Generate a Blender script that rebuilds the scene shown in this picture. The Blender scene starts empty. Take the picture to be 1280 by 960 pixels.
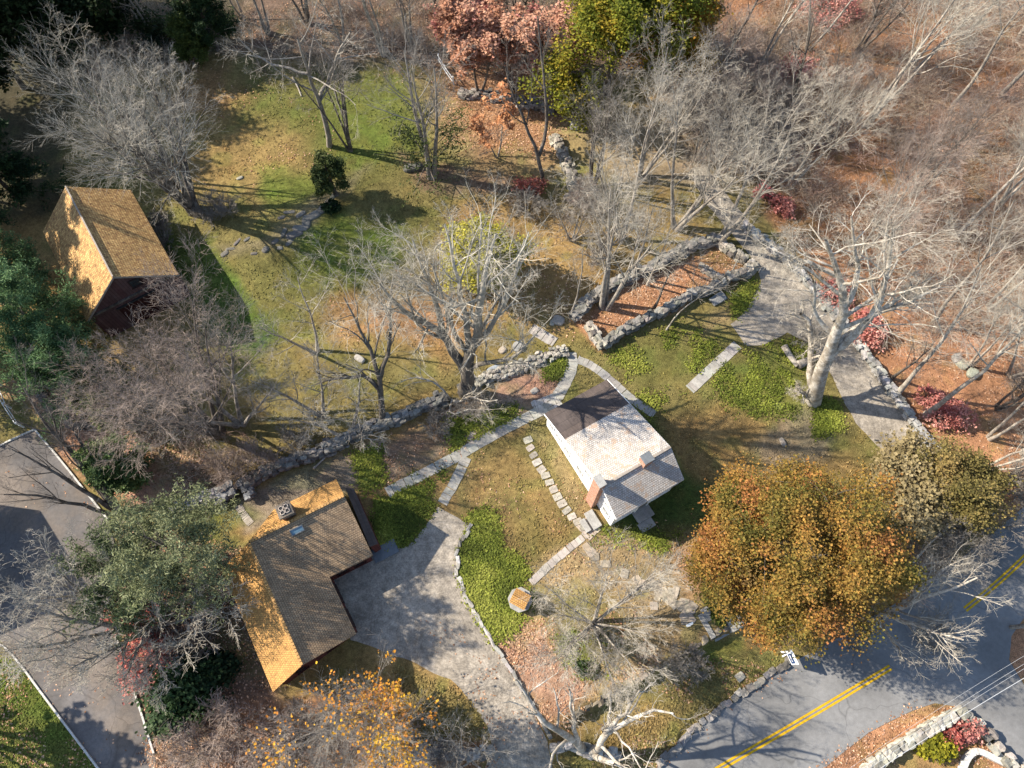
import bpy, math, random
import numpy as np
from mathutils import Vector, geometry as mgeo

C = bpy.context.scene.collection
rad = math.radians

# ------------------------------------------------------------------ survey
# Camera 56 m above the yard, pitched 23 degrees from straight down.  gp() turns a
# surveyed sight line into the real ground (or roof-height) point it meets.
FOC, TILT, CAMH = 890.0, rad(23), 56.0
R_ = np.array([1, 0, 0.]); FW = np.array([0, math.sin(TILT), -math.cos(TILT)]); UP = np.array([0, math.cos(TILT), math.sin(TILT)])
CAM = np.array([0, 0, CAMH])
SUN_AZ, SUN_EL = 166.0, 35.5   # direction towards the sun, degrees from +x

def gp(px, py, z=0.0):
    d = FW * FOC + R_ * (px - 640) - UP * (py - 480)
    return CAM + d * ((z - CAMH) / d[2])

def proj(X, Y, Z=0.0):
    v0, v1, v2 = X - CAM[0], Y - CAM[1], Z - CAM[2]
    a = v1 * FW[1] + v2 * FW[2]
    a = np.where(a < 1, 1, a)
    return 640 + FOC * v0 / a, 480 - FOC * (v1 * UP[1] + v2 * UP[2]) / a

# ------------------------------------------------------------------ noise
def vnoise(x, y, seed=0):
    x = np.asarray(x, float); y = np.asarray(y, float)
    xi = np.floor(x).astype(np.int64); yi = np.floor(y).astype(np.int64)
    fx = x - xi; fy = y - yi
    fx = fx * fx * (3 - 2 * fx); fy = fy * fy * (3 - 2 * fy)
    def h(a, b):
        n = (a * 374761393 + b * 668265263 + seed * 1274126177) & 0x7fffffff
        n = ((n ^ (n >> 13)) * 1274126177) & 0x7fffffff
        return ((n ^ (n >> 16)) & 0xffff) / 65535.0
    return (h(xi, yi) * (1 - fx) + h(xi + 1, yi) * fx) * (1 - fy) + (h(xi, yi + 1) * (1 - fx) + h(xi + 1, yi + 1) * fx) * fy

def fbm(x, y, seed=0, o=4):
    s = 0; a = .5; t = 0
    for i in range(o):
        s = s + a * vnoise(x * 2 ** i, y * 2 ** i, seed + i * 7); t += a; a *= .5
    return s / t

def sst(a, b, x):
    t = np.clip((x - a) / (b - a), 0, 1)
    return t * t * (3 - 2 * t)

# ------------------------------------------------------------------ terrain: yard at 0, road one metre lower behind a retaining wall
WA, WB = gp(722, 889), gp(905, 786)
Wd = (WB - WA)[:2]; WL = float(np.hypot(*Wd)); Wd = Wd / WL; Wn = np.array([Wd[1], -Wd[0]])

def gh(x, y):
    x = np.asarray(x, float); y = np.asarray(y, float)
    t = (x - WA[0]) * Wd[0] + (y - WA[1]) * Wd[1]
    s = (x - WA[0]) * Wn[0] + (y - WA[1]) * Wn[1]
    out = np.maximum(np.maximum(-t, t - WL), 0)
    w = 0.5 + np.minimum(out * 1.1, 5.5)
    h = -1.0 * sst(0.0, 1.0, (s + 0.35 * np.minimum(out, 5)) / w)
    # low knoll carrying the rock ledge
    g = gp(370, 285)
    h = h + 0.8 * np.exp(-(((x - g[0]) / 7) ** 2 + ((y - g[1]) / 4.5) ** 2))
    return h

def gz(px, py):
    p = gp(px, py)
    for _ in range(4):
        p = gp(px, py, float(gh(p[0], p[1])))
    return p

# ------------------------------------------------------------------ mesh helpers
def newmesh(name, V, F, mat=None, col=None, smooth=False, uv=None):
    """V (n,3); F list of (m,k) index arrays; col (n,3) point colours; uv per loop"""
    me = bpy.data.meshes.new(name)
    V = np.asarray(V, np.float32)
    F = [np.asarray(f, np.int32) for f in F if len(f)]
    me.vertices.add(len(V)); me.vertices.foreach_set('co', V.ravel())
    nl = sum(f.size for f in F); npoly = sum(len(f) for f in F)
    me.loops.add(nl); me.polygons.add(npoly)
    me.loops.foreach_set('vertex_index', np.concatenate([f.ravel() for f in F]))
    tot = np.concatenate([np.full(len(f), f.shape[1], np.int32) for f in F])
    st = np.concatenate([[0], np.cumsum(tot)[:-1]]).astype(np.int32)
    me.polygons.foreach_set('loop_start', st)
    try: me.polygons.foreach_set('loop_total', tot)
    except Exception: pass
    me.polygons.foreach_set('use_smooth', np.full(npoly, bool(smooth)))
    if col is not None:
        a = me.attributes.new('Col', 'FLOAT_COLOR', 'POINT')
        c = np.ones((len(V), 4), np.float32); c[:, :3] = col
        a.data.foreach_set('color', c.ravel())
    if uv is not None:
        l = me.uv_layers.new(name='UVMap'); l.data.foreach_set('uv', np.asarray(uv, np.float32).ravel())
    me.update(calc_edges=True); me.validate()
    if mat: me.materials.append(mat)
    return me

def link(name, me, parent=None, loc=None):
    o = bpy.data.objects.new(name, me); C.objects.link(o)
    if parent is not None: o.parent = parent
    if loc is not None: o.location = loc
    return o

def tag(o, label=None, cat=None, group=None, kind=None):
    if label: o['label'] = label
    if cat: o['category'] = cat
    if group: o['group'] = group
    if kind: o['kind'] = kind
    return o

def thing(name, label, cat, loc=(0, 0, 0), rotz=0, group=None):
    o = bpy.data.objects.new(name, None); C.objects.link(o)
    o.location = loc; o.rotation_euler = (0, 0, rotz); o.empty_display_size = .3
    return tag(o, label, cat, group)

def dup(root, loc, rotz=0, scale=1, label=None, group=None):
    r = root.copy(); C.objects.link(r); r.location = loc; r.rotation_euler = (0, 0, rotz)
    r.scale = (scale,) * 3 if not isinstance(scale, tuple) else scale
    if label: r['label'] = label
    if group: r['group'] = group
    for ch in list(root.children):
        c = ch.copy(); C.objects.link(c); c.parent = r
        for g in list(ch.children):
            d = g.copy(); C.objects.link(d); d.parent = c
    return r

class MB:
    """collects boxes, slabs, polygons and tubes into one mesh"""
    def __init__(s): s.V = []; s.F = {}; s.n = 0; s.UV = {}
    def add(s, V, faces):
        V = np.asarray(V, float)
        for f in faces:
            s.F.setdefault(len(f), []).append([i + s.n for i in f])
        s.V.append(V); s.n += len(V)
        return s
    def box(s, o, ax, ay, az):
        o, ax, ay, az = [np.asarray(v, float) for v in (o, ax, ay, az)]
        if np.dot(np.cross(ax, ay), az) < 0: ax, ay = ay, ax
        V = [o, o + ax, o + ax + ay, o + ay, o + az, o + ax + az, o + ax + ay + az, o + ay + az]
        return s.add(V, [(3, 2, 1, 0), (4, 5, 6, 7), (0, 1, 5, 4), (1, 2, 6, 5), (2, 3, 7, 6), (3, 0, 4, 7)])
    def prism(s, P, d):
        P = np.asarray(P, float); d = np.asarray(d, float); n = len(P)
        nrm = sum((np.cross(P[i] - P[0], P[i + 1] - P[0]) for i in range(1, n - 1)), np.zeros(3))
        if np.dot(nrm, d) < 0: P = P[::-1]
        V = np.concatenate([P, P + d])
        return s.add(V, [tuple(range(n))[::-1], tuple(range(n, 2 * n))] + [(i, (i + 1) % n, n + (i + 1) % n, n + i) for i in range(n)])
    def tube(s, pts, r, sides=6, cap=True):
        pts = np.asarray(pts, float); K = len(pts); r = np.broadcast_to(np.asarray(r, float), (K,))
        V, F = tubes(pts[None], r[None], sides)
        fs = [tuple(f) for f in F]
        if cap: fs += [tuple(range(sides))[::-1], tuple(range((K - 1) * sides, K * sides))]
        return s.add(V, fs)
    def build(s, name, mat, parent=None, bevel=0, smooth=False):
        me = newmesh(name, np.concatenate(s.V), [np.array(f) for f in s.F.values()], mat, smooth=smooth)
        o = link(name, me, parent)
        if bevel:
            m = o.modifiers.new('b', 'BEVEL'); m.width = bevel; m.segments = 2; m.limit_method = 'ANGLE'
        return o

def nrm(v): return v / np.maximum(np.linalg.norm(v, axis=-1, keepdims=True), 1e-9)

def tubes(P, Rr, sides):
    N, K, _ = P.shape
    T = np.empty_like(P); T[:, 1:-1] = P[:, 2:] - P[:, :-2]; T[:, 0] = P[:, 1] - P[:, 0]; T[:, -1] = P[:, -1] - P[:, -2]
    T = nrm(T)
    m = nrm(P[:, -1] - P[:, 0])
    ref = np.where(np.abs(m[:, 2:3]) > .8, np.array([[1., 0, 0]]), np.array([[0, 0, 1.]]))[:, None, :]
    U = nrm(np.cross(T, np.broadcast_to(ref, T.shape))); W = np.cross(T, U)
    a = np.arange(sides) * 2 * math.pi / sides
    V = P[:, :, None, :] + Rr[:, :, None, None] * (U[:, :, None, :] * np.cos(a)[None, None, :, None] + W[:, :, None, :] * np.sin(a)[None, None, :, None])
    b = (np.arange(N) * K * sides)[:, None, None] + (np.arange(K - 1) * sides)[None, :, None]
    j = np.arange(sides)[None, None, :]; j2 = (j + 1) % sides
    F = np.stack([b + j, b + j2, b + sides + j2, b + sides + j], -1).reshape(-1, 4)
    return V.reshape(-1, 3), F

def join(parts):
    """[(V,F4)] -> V,F"""
    V = []; F = []; n = 0
    for v, f in parts:
        V.append(v); F.append(f + n); n += len(v)
    return np.concatenate(V), np.concatenate(F)

def rotmats(rng, N, tilt=None):
    if tilt is None:
        q = nrm(rng.normal(size=(N, 4)))
        w, x, y, z = q.T
    else:
        yaw = rng.random(N) * 2 * math.pi; ax = rng.random(N) * 2 * math.pi; an = rng.normal(size=N) * tilt
        cy, sy = np.cos(yaw / 2), np.sin(yaw / 2); ca, sa = np.cos(an / 2), np.sin(an / 2)
        bx, by = np.cos(ax) * sa, np.sin(ax) * sa
        w = ca * cy; x = bx * cy + by * sy; y = by * cy - bx * sy; z = ca * sy
    return np.stack([np.stack([1 - 2 * (y * y + z * z), 2 * (x * y - z * w), 2 * (x * z + y * w)], -1),
                     np.stack([2 * (x * y + z * w), 1 - 2 * (x * x + z * z), 2 * (y * z - x * w)], -1),
                     np.stack([2 * (x * z - y * w), 2 * (y * z + x * w), 1 - 2 * (x * x + y * y)], -1)], 1)

def stamp(T, F, M, S, P):
    """template verts T, faces F, N rotation matrices, scales (N,3), positions"""
    N = len(P); k = len(T)
    V = np.einsum('nij,nkj->nki', M, T[None] * S[:, None, :]) + P[:, None, :]
    FF = [(f[None] + (np.arange(N) * k)[:, None, None]).reshape(-1, f.shape[1]) for f in F]
    return V.reshape(-1, 3), FF

LEAF_T = np.array([[-.5, -.5, 0], [.5, -.5, .12], [.5, .5, 0], [-.5, .5, .12]]); LEAF_F = [np.array([[0, 1, 2, 3]])]

# rounded-cube stone template
def stone_template():
    g = [-1, 0, 1]; idx = {}; V = []
    for x in g:
        for y in g:
            for z in g:
                if max(abs(x), abs(y), abs(z)) == 1: idx[x, y, z] = len(V); V.append((x, y, z))
    F = []
    for a in range(3):
        for s in (-1, 1):
            for i in (-1, 0):
                for j in (-1, 0):
                    q = []
                    for (u, v) in ((i, j), (i + 1, j), (i + 1, j + 1), (i, j + 1)):
                        c = [0, 0, 0]; c[a] = s; c[(a + 1) % 3] = u; c[(a + 2) % 3] = v; q.append(idx[tuple(c)])
                    F.append(q if s > 0 else q[::-1])
    V = np.array(V, float)
    V = V * .74 + .26 * nrm(V) * 1.3
    return V * .5, [np.array(F)]
ST_V, ST_F = stone_template()

def stones(rng, P, S, tilt=.2, base=(.3, .29, .27), var=.25, yaw=None):
    N = len(P)
    M = rotmats(rng, N, tilt)
    if yaw is not None:
        c, s_ = np.cos(yaw), np.sin(yaw); Z = np.zeros((N, 3, 3)); Z[:, 0, 0] = c; Z[:, 0, 1] = -s_; Z[:, 1, 0] = s_; Z[:, 1, 1] = c; Z[:, 2, 2] = 1
        t = rotmats(rng, N, tilt); q = rng.normal(size=N) * .12
        M = Z @ np.stack([np.stack([np.cos(q), -np.sin(q), 0 * q], -1), np.stack([np.sin(q), np.cos(q), 0 * q], -1), np.stack([0 * q, 0 * q, 1 + 0 * q], -1)], 1)
    V, F = stamp(ST_V, ST_F, M, S, P)
    k = len(ST_V)
    V = V + (rng.normal(size=V.shape) * .09) * np.repeat(S.min(1), k)[:, None]
    g = np.clip(rng.normal(1, var, N), .45, 1.7)[:, None] * np.array(base)[None] * (1 + rng.normal(size=(N, 3)) * .018)
    return V, F, np.repeat(g, k, 0)
# ------------------------------------------------------------------ materials
def nodemat(name):
    m = bpy.data.materials.new(name); m.use_nodes = True
    nt = m.node_tree; nt.nodes.clear()
    out = nt.nodes.new('ShaderNodeOutputMaterial')
    return m, nt, out

def N(nt, t, **kw):
    n = nt.nodes.new(t)
    for k, v in kw.items():
        if k.startswith('i_'):
            n.inputs[int(k[2:]) if k[2:].isdigit() else k[2:].replace('_', ' ')].default_value = v
        else: setattr(n, k, v)
    return n

def ramp(nt, src, stops):
    r = nt.nodes.new('ShaderNodeValToRGB'); e = r.color_ramp.elements
    while len(e) > 1: e.remove(e[-1])
    for i, (p, c) in enumerate(stops):
        el = e[0] if i == 0 else e.new(p)
        el.position = p; el.color = (c, c, c, 1) if not hasattr(c, '__len__') else (*c, 1)
    nt.links.new(src, r.inputs[0]); return r.outputs[0]

def mul(nt, a, b, f=1.0, mode='MULTIPLY'):
    m = nt.nodes.new('ShaderNodeMix'); m.data_type = 'RGBA'; m.blend_type = mode
    m.inputs[0].default_value = f
    for s, i in ((a, 6), (b, 7)):
        if hasattr(s, 'links'): nt.links.new(s, m.inputs[i])
        else: m.inputs[i].default_value = (*s, 1)
    return m.outputs[2]

def tc(nt, kind='Object'): return N(nt, 'ShaderNodeTexCoord').outputs[kind]
def noise(nt, vec, scale, detail=3, rough=.6, dist=0):
    n = N(nt, 'ShaderNodeTexNoise'); n.inputs['Scale'].default_value = scale; n.inputs['Detail'].default_value = detail
    n.inputs['Roughness'].default_value = rough; n.inputs['Distortion'].default_value = dist
    nt.links.new(vec, n.inputs['Vector']); return n.outputs['Fac']
def bump(nt, h, strength, dist):
    b = N(nt, 'ShaderNodeBump'); b.inputs['Strength'].default_value = strength; b.inputs['Distance'].default_value = dist
    nt.links.new(h, b.inputs['Height']); return b.outputs['Normal']
def surf(nt, out, col, rough=.9, normal=None, trans=0, spec=.2):
    p = N(nt, 'ShaderNodeBsdfPrincipled'); p.inputs['Roughness'].default_value = rough; p.inputs['Specular IOR Level'].default_value = spec
    if hasattr(col, 'links'): nt.links.new(col, p.inputs['Base Color'])
    else: p.inputs['Base Color'].default_value = (*col, 1)
    if normal is not None: nt.links.new(normal, p.inputs['Normal'])
    sh = p.outputs[0]
    if trans:
        t = N(nt, 'ShaderNodeBsdfTranslucent'); mx = N(nt, 'ShaderNodeMixShader'); mx.inputs[0].default_value = trans
        if hasattr(col, 'links'): nt.links.new(col, t.inputs[0])
        else: t.inputs[0].default_value = (*col, 1)
        nt.links.new(sh, mx.inputs[1]); nt.links.new(t.outputs[0], mx.inputs[2]); sh = mx.outputs[0]
    nt.links.new(sh, out.inputs['Surface']); return p

def attr(nt):
    a = N(nt, 'ShaderNodeAttribute'); a.attribute_name = 'Col'; return a.outputs['Color']

def mat_attr(name, rough=.9, sc=(), bumpd=0, trans=0, spec=.15):
    """colour from the mesh's own colour attribute, broken up by noises ((scale, lo, hi), ...)"""
    m, nt, out = nodemat(name); c = attr(nt); h = None
    if sc:
        v = tc(nt)
        for s, lo, hi in sc:
            f = noise(nt, v, s, 4, .65)
            c = mul(nt, c, ramp(nt, f, [(.3, lo), (.7, hi)])); h = f
    surf(nt, out, c, rough, bump(nt, h, .8, bumpd) if bumpd else None, trans, spec)
    return m

def mat_col(name, col, rough=.85, sc=(), bumpd=0, spec=.2, trans=0, col2=None, sc2=1.0):
    m, nt, out = nodemat(name); v = tc(nt); c = col; h = None
    if col2 is not None:
        c = mul(nt, col, col2, 1, 'MIX')
        mixn = c.node; nt.links.new(ramp(nt, noise(nt, v, sc2, 4), [(.42, 0.), (.58, 1.)]), mixn.inputs[0])
    for s, lo, hi in sc:
        f = noise(nt, v, s, 4, .65); h = f
        c = mul(nt, c, ramp(nt, f, [(.3, lo), (.7, hi)]))
    surf(nt, out, c, rough, bump(nt, h, .7, bumpd) if (bumpd and h is not None) else None, trans, spec)
    return m

def mat_shingle(name, c1, c2, mortar, bw=.16, rh=.17, streak=(.6, 1.3), patch=(.7, 1.2), spots=None, bumpd=.03, msize=.012):
    m, nt, out = nodemat(name); uv = tc(nt, 'UV')
    b = N(nt, 'ShaderNodeTexBrick'); nt.links.new(uv, b.inputs['Vector'])
    b.inputs['Scale'].default_value = 1; b.inputs['Brick Width'].default_value = bw; b.inputs['Row Height'].default_value = rh
    b.inputs['Mortar Size'].default_value = msize; b.inputs['Mortar Smooth'].default_value = .2
    b.inputs['Color1'].default_value = (*c1, 1); b.inputs['Color2'].default_value = (*c2, 1); b.inputs['Mortar'].default_value = (*mortar, 1)
    c = b.outputs['Color']
    mp = N(nt, 'ShaderNodeMapping'); nt.links.new(uv, mp.inputs['Vector']); mp.inputs['Scale'].default_value = (6, .9, 1)
    c = mul(nt, c, ramp(nt, noise(nt, mp.outputs[0], 1, 4, .7), [(.3, streak[0]), (.7, streak[1])]))
    c = mul(nt, c, ramp(nt, noise(nt, uv, .55, 5, .7), [(.3, patch[0]), (.7, patch[1])]))
    if spots:
        f = ramp(nt, noise(nt, uv, spots[1], 4, .7), [(spots[2], 0.), (spots[2] + .06, 1.)])
        mm = mul(nt, c, spots[0], 1, 'MIX'); nt.links.new(f, mm.node.inputs[0]); c = mm
    sp = N(nt, 'ShaderNodeSeparateXYZ'); nt.links.new(uv, sp.inputs[0])
    d = N(nt, 'ShaderNodeMath', operation='DIVIDE'); nt.links.new(sp.outputs[1], d.inputs[0]); d.inputs[1].default_value = rh
    fr = N(nt, 'ShaderNodeMath', operation='FRACT'); nt.links.new(d.outputs[0], fr.inputs[0])
    s = N(nt, 'ShaderNodeMath', operation='SUBTRACT'); s.inputs[0].default_value = 1; nt.links.new(fr.outputs[0], s.inputs[1])
    a = N(nt, 'ShaderNodeMath', operation='ADD'); nt.links.new(s.outputs[0], a.inputs[0])
    q = N(nt, 'ShaderNodeMath', operation='MULTIPLY'); nt.links.new(b.outputs['Fac'], q.inputs[0]); q.inputs[1].default_value = -.8
    nt.links.new(q.outputs[0], a.inputs[1])
    surf(nt, out, c, .85, bump(nt, a.outputs[0], .8, bumpd), 0, .25)
    return m

def mat_boards(name, c1, c2, width=.2, axis_uv=True, dark=.35):
    m, nt, out = nodemat(name); uv = tc(nt, 'UV')
    b = N(nt, 'ShaderNodeTexBrick'); nt.links.new(uv, b.inputs['Vector']); b.offset = 0.37
    b.inputs['Scale'].default_value = 1; b.inputs['Brick Width'].default_value = width; b.inputs['Row Height'].default_value = 3.1
    b.inputs['Mortar Size'].default_value = .012; b.inputs['Color1'].default_value = (*c1, 1); b.inputs['Color2'].default_value = (*c2, 1)
    b.inputs['Mortar'].default_value = (*(x * dark for x in c1), 1)
    c = mul(nt, b.outputs['Color'], ramp(nt, noise(nt, uv, 1.3, 5, .7), [(.3, .65), (.7, 1.25)]))
    surf(nt, out, c, .85, bump(nt, b.outputs['Fac'], -.5, .02), 0, .2)
    return m

def mat_brick(name):
    m, nt, out = nodemat(name); uv = tc(nt, 'UV')
    b = N(nt, 'ShaderNodeTexBrick'); nt.links.new(uv, b.inputs['Vector'])
    b.inputs['Scale'].default_value = 1; b.inputs['Brick Width'].default_value = .22; b.inputs['Row Height'].default_value = .08
    b.inputs['Mortar Size'].default_value = .008; b.inputs['Color1'].default_value = (.43, .19, .11, 1); b.inputs['Color2'].default_value = (.31, .13, .08, 1)
    b.inputs['Mortar'].default_value = (.5, .42, .35, 1)
    c = mul(nt, b.outputs['Color'], ramp(nt, noise(nt, uv, 2.5, 4), [(.3, .7), (.7, 1.2)]))
    surf(nt, out, c, .9, bump(nt, b.outputs['Fac'], -.6, .01)); return m

M = {}
M['ground'] = mat_attr('ground_mat', .95, ((.7, .72, 1.25), (3.2, .66, 1.3), (14, .5, 1.45)), .14)
M['stone'] = mat_attr('fieldstone', .9, ((2.5, .7, 1.2), (18, .7, 1.25)), .03)
M['leaf'] = mat_attr('leaf_mat', .7, (), 0, .3)
M['litter'] = mat_attr('litter_mat', .8, (), 0, .15)
M['needle'] = mat_attr('needle_mat', .6, (), 0, .2)
M['gravel'] = mat_col('gravel_mat', (.31, .27, .22), .95, ((.35, .66, 1.22), (1.1, .75, 1.18), (2.2, .8, 1.15), (9, .65, 1.3), (34, .7, 1.25)), .03)
M['asphalt'] = mat_col('lot_asphalt', (.125, .115, .11), .9, ((.3, .8, 1.2), (4, .85, 1.12), (30, .7, 1.3)), .01, col2=(.15, .125, .105), sc2=.25)
M['road'] = mat_col('road_asphalt', (.175, .172, .168), .85, ((.25, .82, 1.15), (3, .88, 1.1), (35, .75, 1.25)), .008)
def road_cracks(m):
    nt = m.node_tree; p = [n for n in nt.nodes if n.type == 'BSDF_PRINCIPLED'][0]; src = p.inputs['Base Color'].links[0].from_socket
    v = tc(nt); d = N(nt, 'ShaderNodeTexNoise'); d.inputs['Scale'].default_value = .5; nt.links.new(v, d.inputs['Vector'])
    w = N(nt, 'ShaderNodeVectorMath', operation='MULTIPLY_ADD'); nt.links.new(d.outputs['Color'], w.inputs[0]); w.inputs[1].default_value = (2.2, 2.2, 0); nt.links.new(v, w.inputs[2])
    vo = N(nt, 'ShaderNodeTexVoronoi', feature='DISTANCE_TO_EDGE'); vo.inputs['Scale'].default_value = .16; nt.links.new(w.outputs[0], vo.inputs['Vector'])
    c = mul(nt, src, ramp(nt, vo.outputs['Distance'], [(.002, .68), (.005, 1.)]))
    c = mul(nt, c, ramp(nt, noise(nt, v, .12, 3), [(.45, .86), (.55, 1.06)]))
    nt.links.new(c, p.inputs['Base Color'])
road_cracks(M['road']); road_cracks(M['asphalt'])
M['paint'] = mat_col('yellow_paint', (.62, .36, .008), .7, ((3, .72, 1.1), (25, .6, 1.15)))
M['flag'] = mat_attr('flagstone', .85, ((3, .8, 1.15), (20, .85, 1.12)), .01)
M['shingle_gold'] = mat_shingle('cedar_shingle', (.50, .275, .085), (.40, .21, .07), (.16, .09, .04), .16, .17, (.72, 1.25), (.8, 1.15))
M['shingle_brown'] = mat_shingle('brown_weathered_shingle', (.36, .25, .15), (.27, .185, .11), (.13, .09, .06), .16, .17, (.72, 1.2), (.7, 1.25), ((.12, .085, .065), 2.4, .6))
M['shingle_barn'] = mat_shingle('barn_shingle', (.60, .38, .15), (.36, .20, .075), (.15, .085, .04), .19, .2, (.75, 1.2), (.75, 1.2), ((.17, .09, .045), 3.0, .56))
M['shingle_white'] = mat_shingle('weathered_shingle', (.56, .515, .465), (.43, .39, .345), (.22, .195, .175), .17, .17, (.78, 1.12), (.78, 1.12), ((.40, .30, .225), 1.3, .55))
M['roof_dark'] = mat_shingle('dark_roofing', (.085, .066, .058), (.065, .052, .048), (.035, .03, .028), 2.4, .85, (.8, 1.2), (.75, 1.3), None, .02, .01)
M['red_board'] = mat_boards('red_board', (.11, .032, .026), (.085, .028, .025))
M['barn_board'] = mat_boards('barn_board', (.105, .062, .058), (.085, .04, .04), .24)
M['clap'] = mat_boards('white_clapboard', (.8, .8, .79), (.77, .77, .76), 4.0, dark=.8)
M['white'] = mat_col('white_paint', (.78, .78, .76), .6, ((6, .9, 1.05),))
M['glass'] = mat_col('window_glass', (.03, .035, .04), .15, spec=.6)
M['brick'] = mat_brick('brick_mat')
M['slab'] = mat_col('stone_slab', (.3, .29, .27), .9, ((1.5, .75, 1.2), (14, .8, 1.2)), .02)
M['capstone'] = mat_col('brown_stone', (.17, .14, .11), .9, ((3, .7, 1.2), (14, .8, 1.2)), .02)
M['darkslab'] = mat_col('dark_slate', (.13, .14, .15), .7, ((3, .8, 1.2),), .01)
M['wood'] = mat_col('pale_wood', (.42, .24, .09), .8, ((5, .7, 1.2), (24, .8, 1.15)), .01)
M['greywood'] = mat_col('grey_wood', (.3, .26, .22), .9, ((5, .7, 1.2), (24, .8, 1.15)), .02)
M['iron'] = mat_col('dark_iron', (.03, .03, .03), .5)
M['blue'] = mat_col('blue_board', (.03, .06, .15), .5, ((5, .85, 1.1),))
M['skylight'] = mat_col('skylight_glass', (.12, .2, .25), .2, spec=.6)
M['wire'] = mat_col('wire_mat', (.42, .43, .44), .5)
M['concrete'] = mat_col('pale_concrete', (.5, .48, .44), .9, ((4, .75, 1.15), (22, .85, 1.1)), .02)
def bark(name, c, c2): return mat_col(name, c, .9, ((1.2, .7, 1.25), (7, .6, 1.3)), .04, col2=c2, sc2=1.7)
M['bark_dark'] = bark('bark_dark', (.085, .07, .058), (.15, .13, .11))
M['bark_grey'] = bark('bark_grey', (.22, .19, .16), (.30, .27, .23))
M['bark_pale'] = bark('bark_pale', (.42, .38, .32), (.27, .23, .19))
M['bark_white'] = bark('bark_white', (.46, .42, .36), (.28, .24, .19))
def bark_upper(name):
    # maple bark: dark and furrowed low down, smooth silver-grey on the young upper limbs
    m, nt, out = nodemat(name); v = tc(nt); sp = N(nt, 'ShaderNodeSeparateXYZ'); nt.links.new(v, sp.inputs[0])
    mr = N(nt, 'ShaderNodeMapRange'); mr.inputs['From Min'].default_value = 7; mr.inputs['From Max'].default_value = 20; nt.links.new(sp.outputs[2], mr.inputs[0])
    c = mul(nt, (.10, .085, .07), (.40, .37, .31), 1, 'MIX'); nt.links.new(mr.outputs[0], c.node.inputs[0])
    f = noise(nt, v, 3, 4, .65); c = mul(nt, c, ramp(nt, f, [(.3, .6), (.7, 1.3)])); surf(nt, out, c, .9, bump(nt, f, .7, .04)); return m
M['bark_maple'] = bark_upper('bark_maple')
M['twig_grey'] = mat_col('twig_grey', (.23, .205, .175), .85, ((.8, .75, 1.25),))
M['limb_silver'] = mat_col('limb_silver', (.43, .395, .33), .85, ((1.5, .7, 1.2),))
M['twig_silver'] = mat_col('twig_silver', (.36, .32, .26), .8, ((.8, .75, 1.2),))
M['twig_pink'] = mat_col('twig_pink', (.29, .225, .185), .85, ((.8, .75, 1.25),))
M['twig_dark'] = mat_col('twig_dark', (.15, .125, .11), .85, ((.8, .75, 1.25),))
M['brush'] = mat_attr('brush_twig', .9)

# ------------------------------------------------------------------ ground
def pmask(px, py, poly, soft):
    poly = np.asarray(poly, float); ins = np.zeros(px.shape, bool); dmin = np.full(px.shape, 1e9)
    n = len(poly)
    for i in range(n):
        a, b = poly[i], poly[(i + 1) % n]; e = b - a
        c = ((a[1] > py) != (b[1] > py)) & (px < (b[0] - a[0]) * (py - a[1]) / ((b[1] - a[1]) or 1e-9) + a[0])
        ins ^= c
        t = np.clip(((px - a[0]) * e[0] + (py - a[1]) * e[1]) / (e @ e), 0, 1)
        dmin = np.minimum(dmin, np.hypot(px - a[0] - t * e[0], py - a[1] - t * e[1]))
    return sst(-soft, soft, np.where(ins, dmin, -dmin))

COL = dict(tan=(.27, .175, .07), tan2=(.30, .215, .11), olive=(.17, .14, .05), green=(.115, .115, .03), bright=(.115, .145, .025), deep=(.055, .09, .02),  # deep: dark turf tone used for the painted building shadows
           litter=(.36, .185, .10), pink=(.40, .225, .155), rust=(.30, .15, .075), dirt=(.23, .185, .135), brown=(.15, .10, .07), dark=(.07, .06, .035), bark=(.2, .13, .09))
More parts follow.
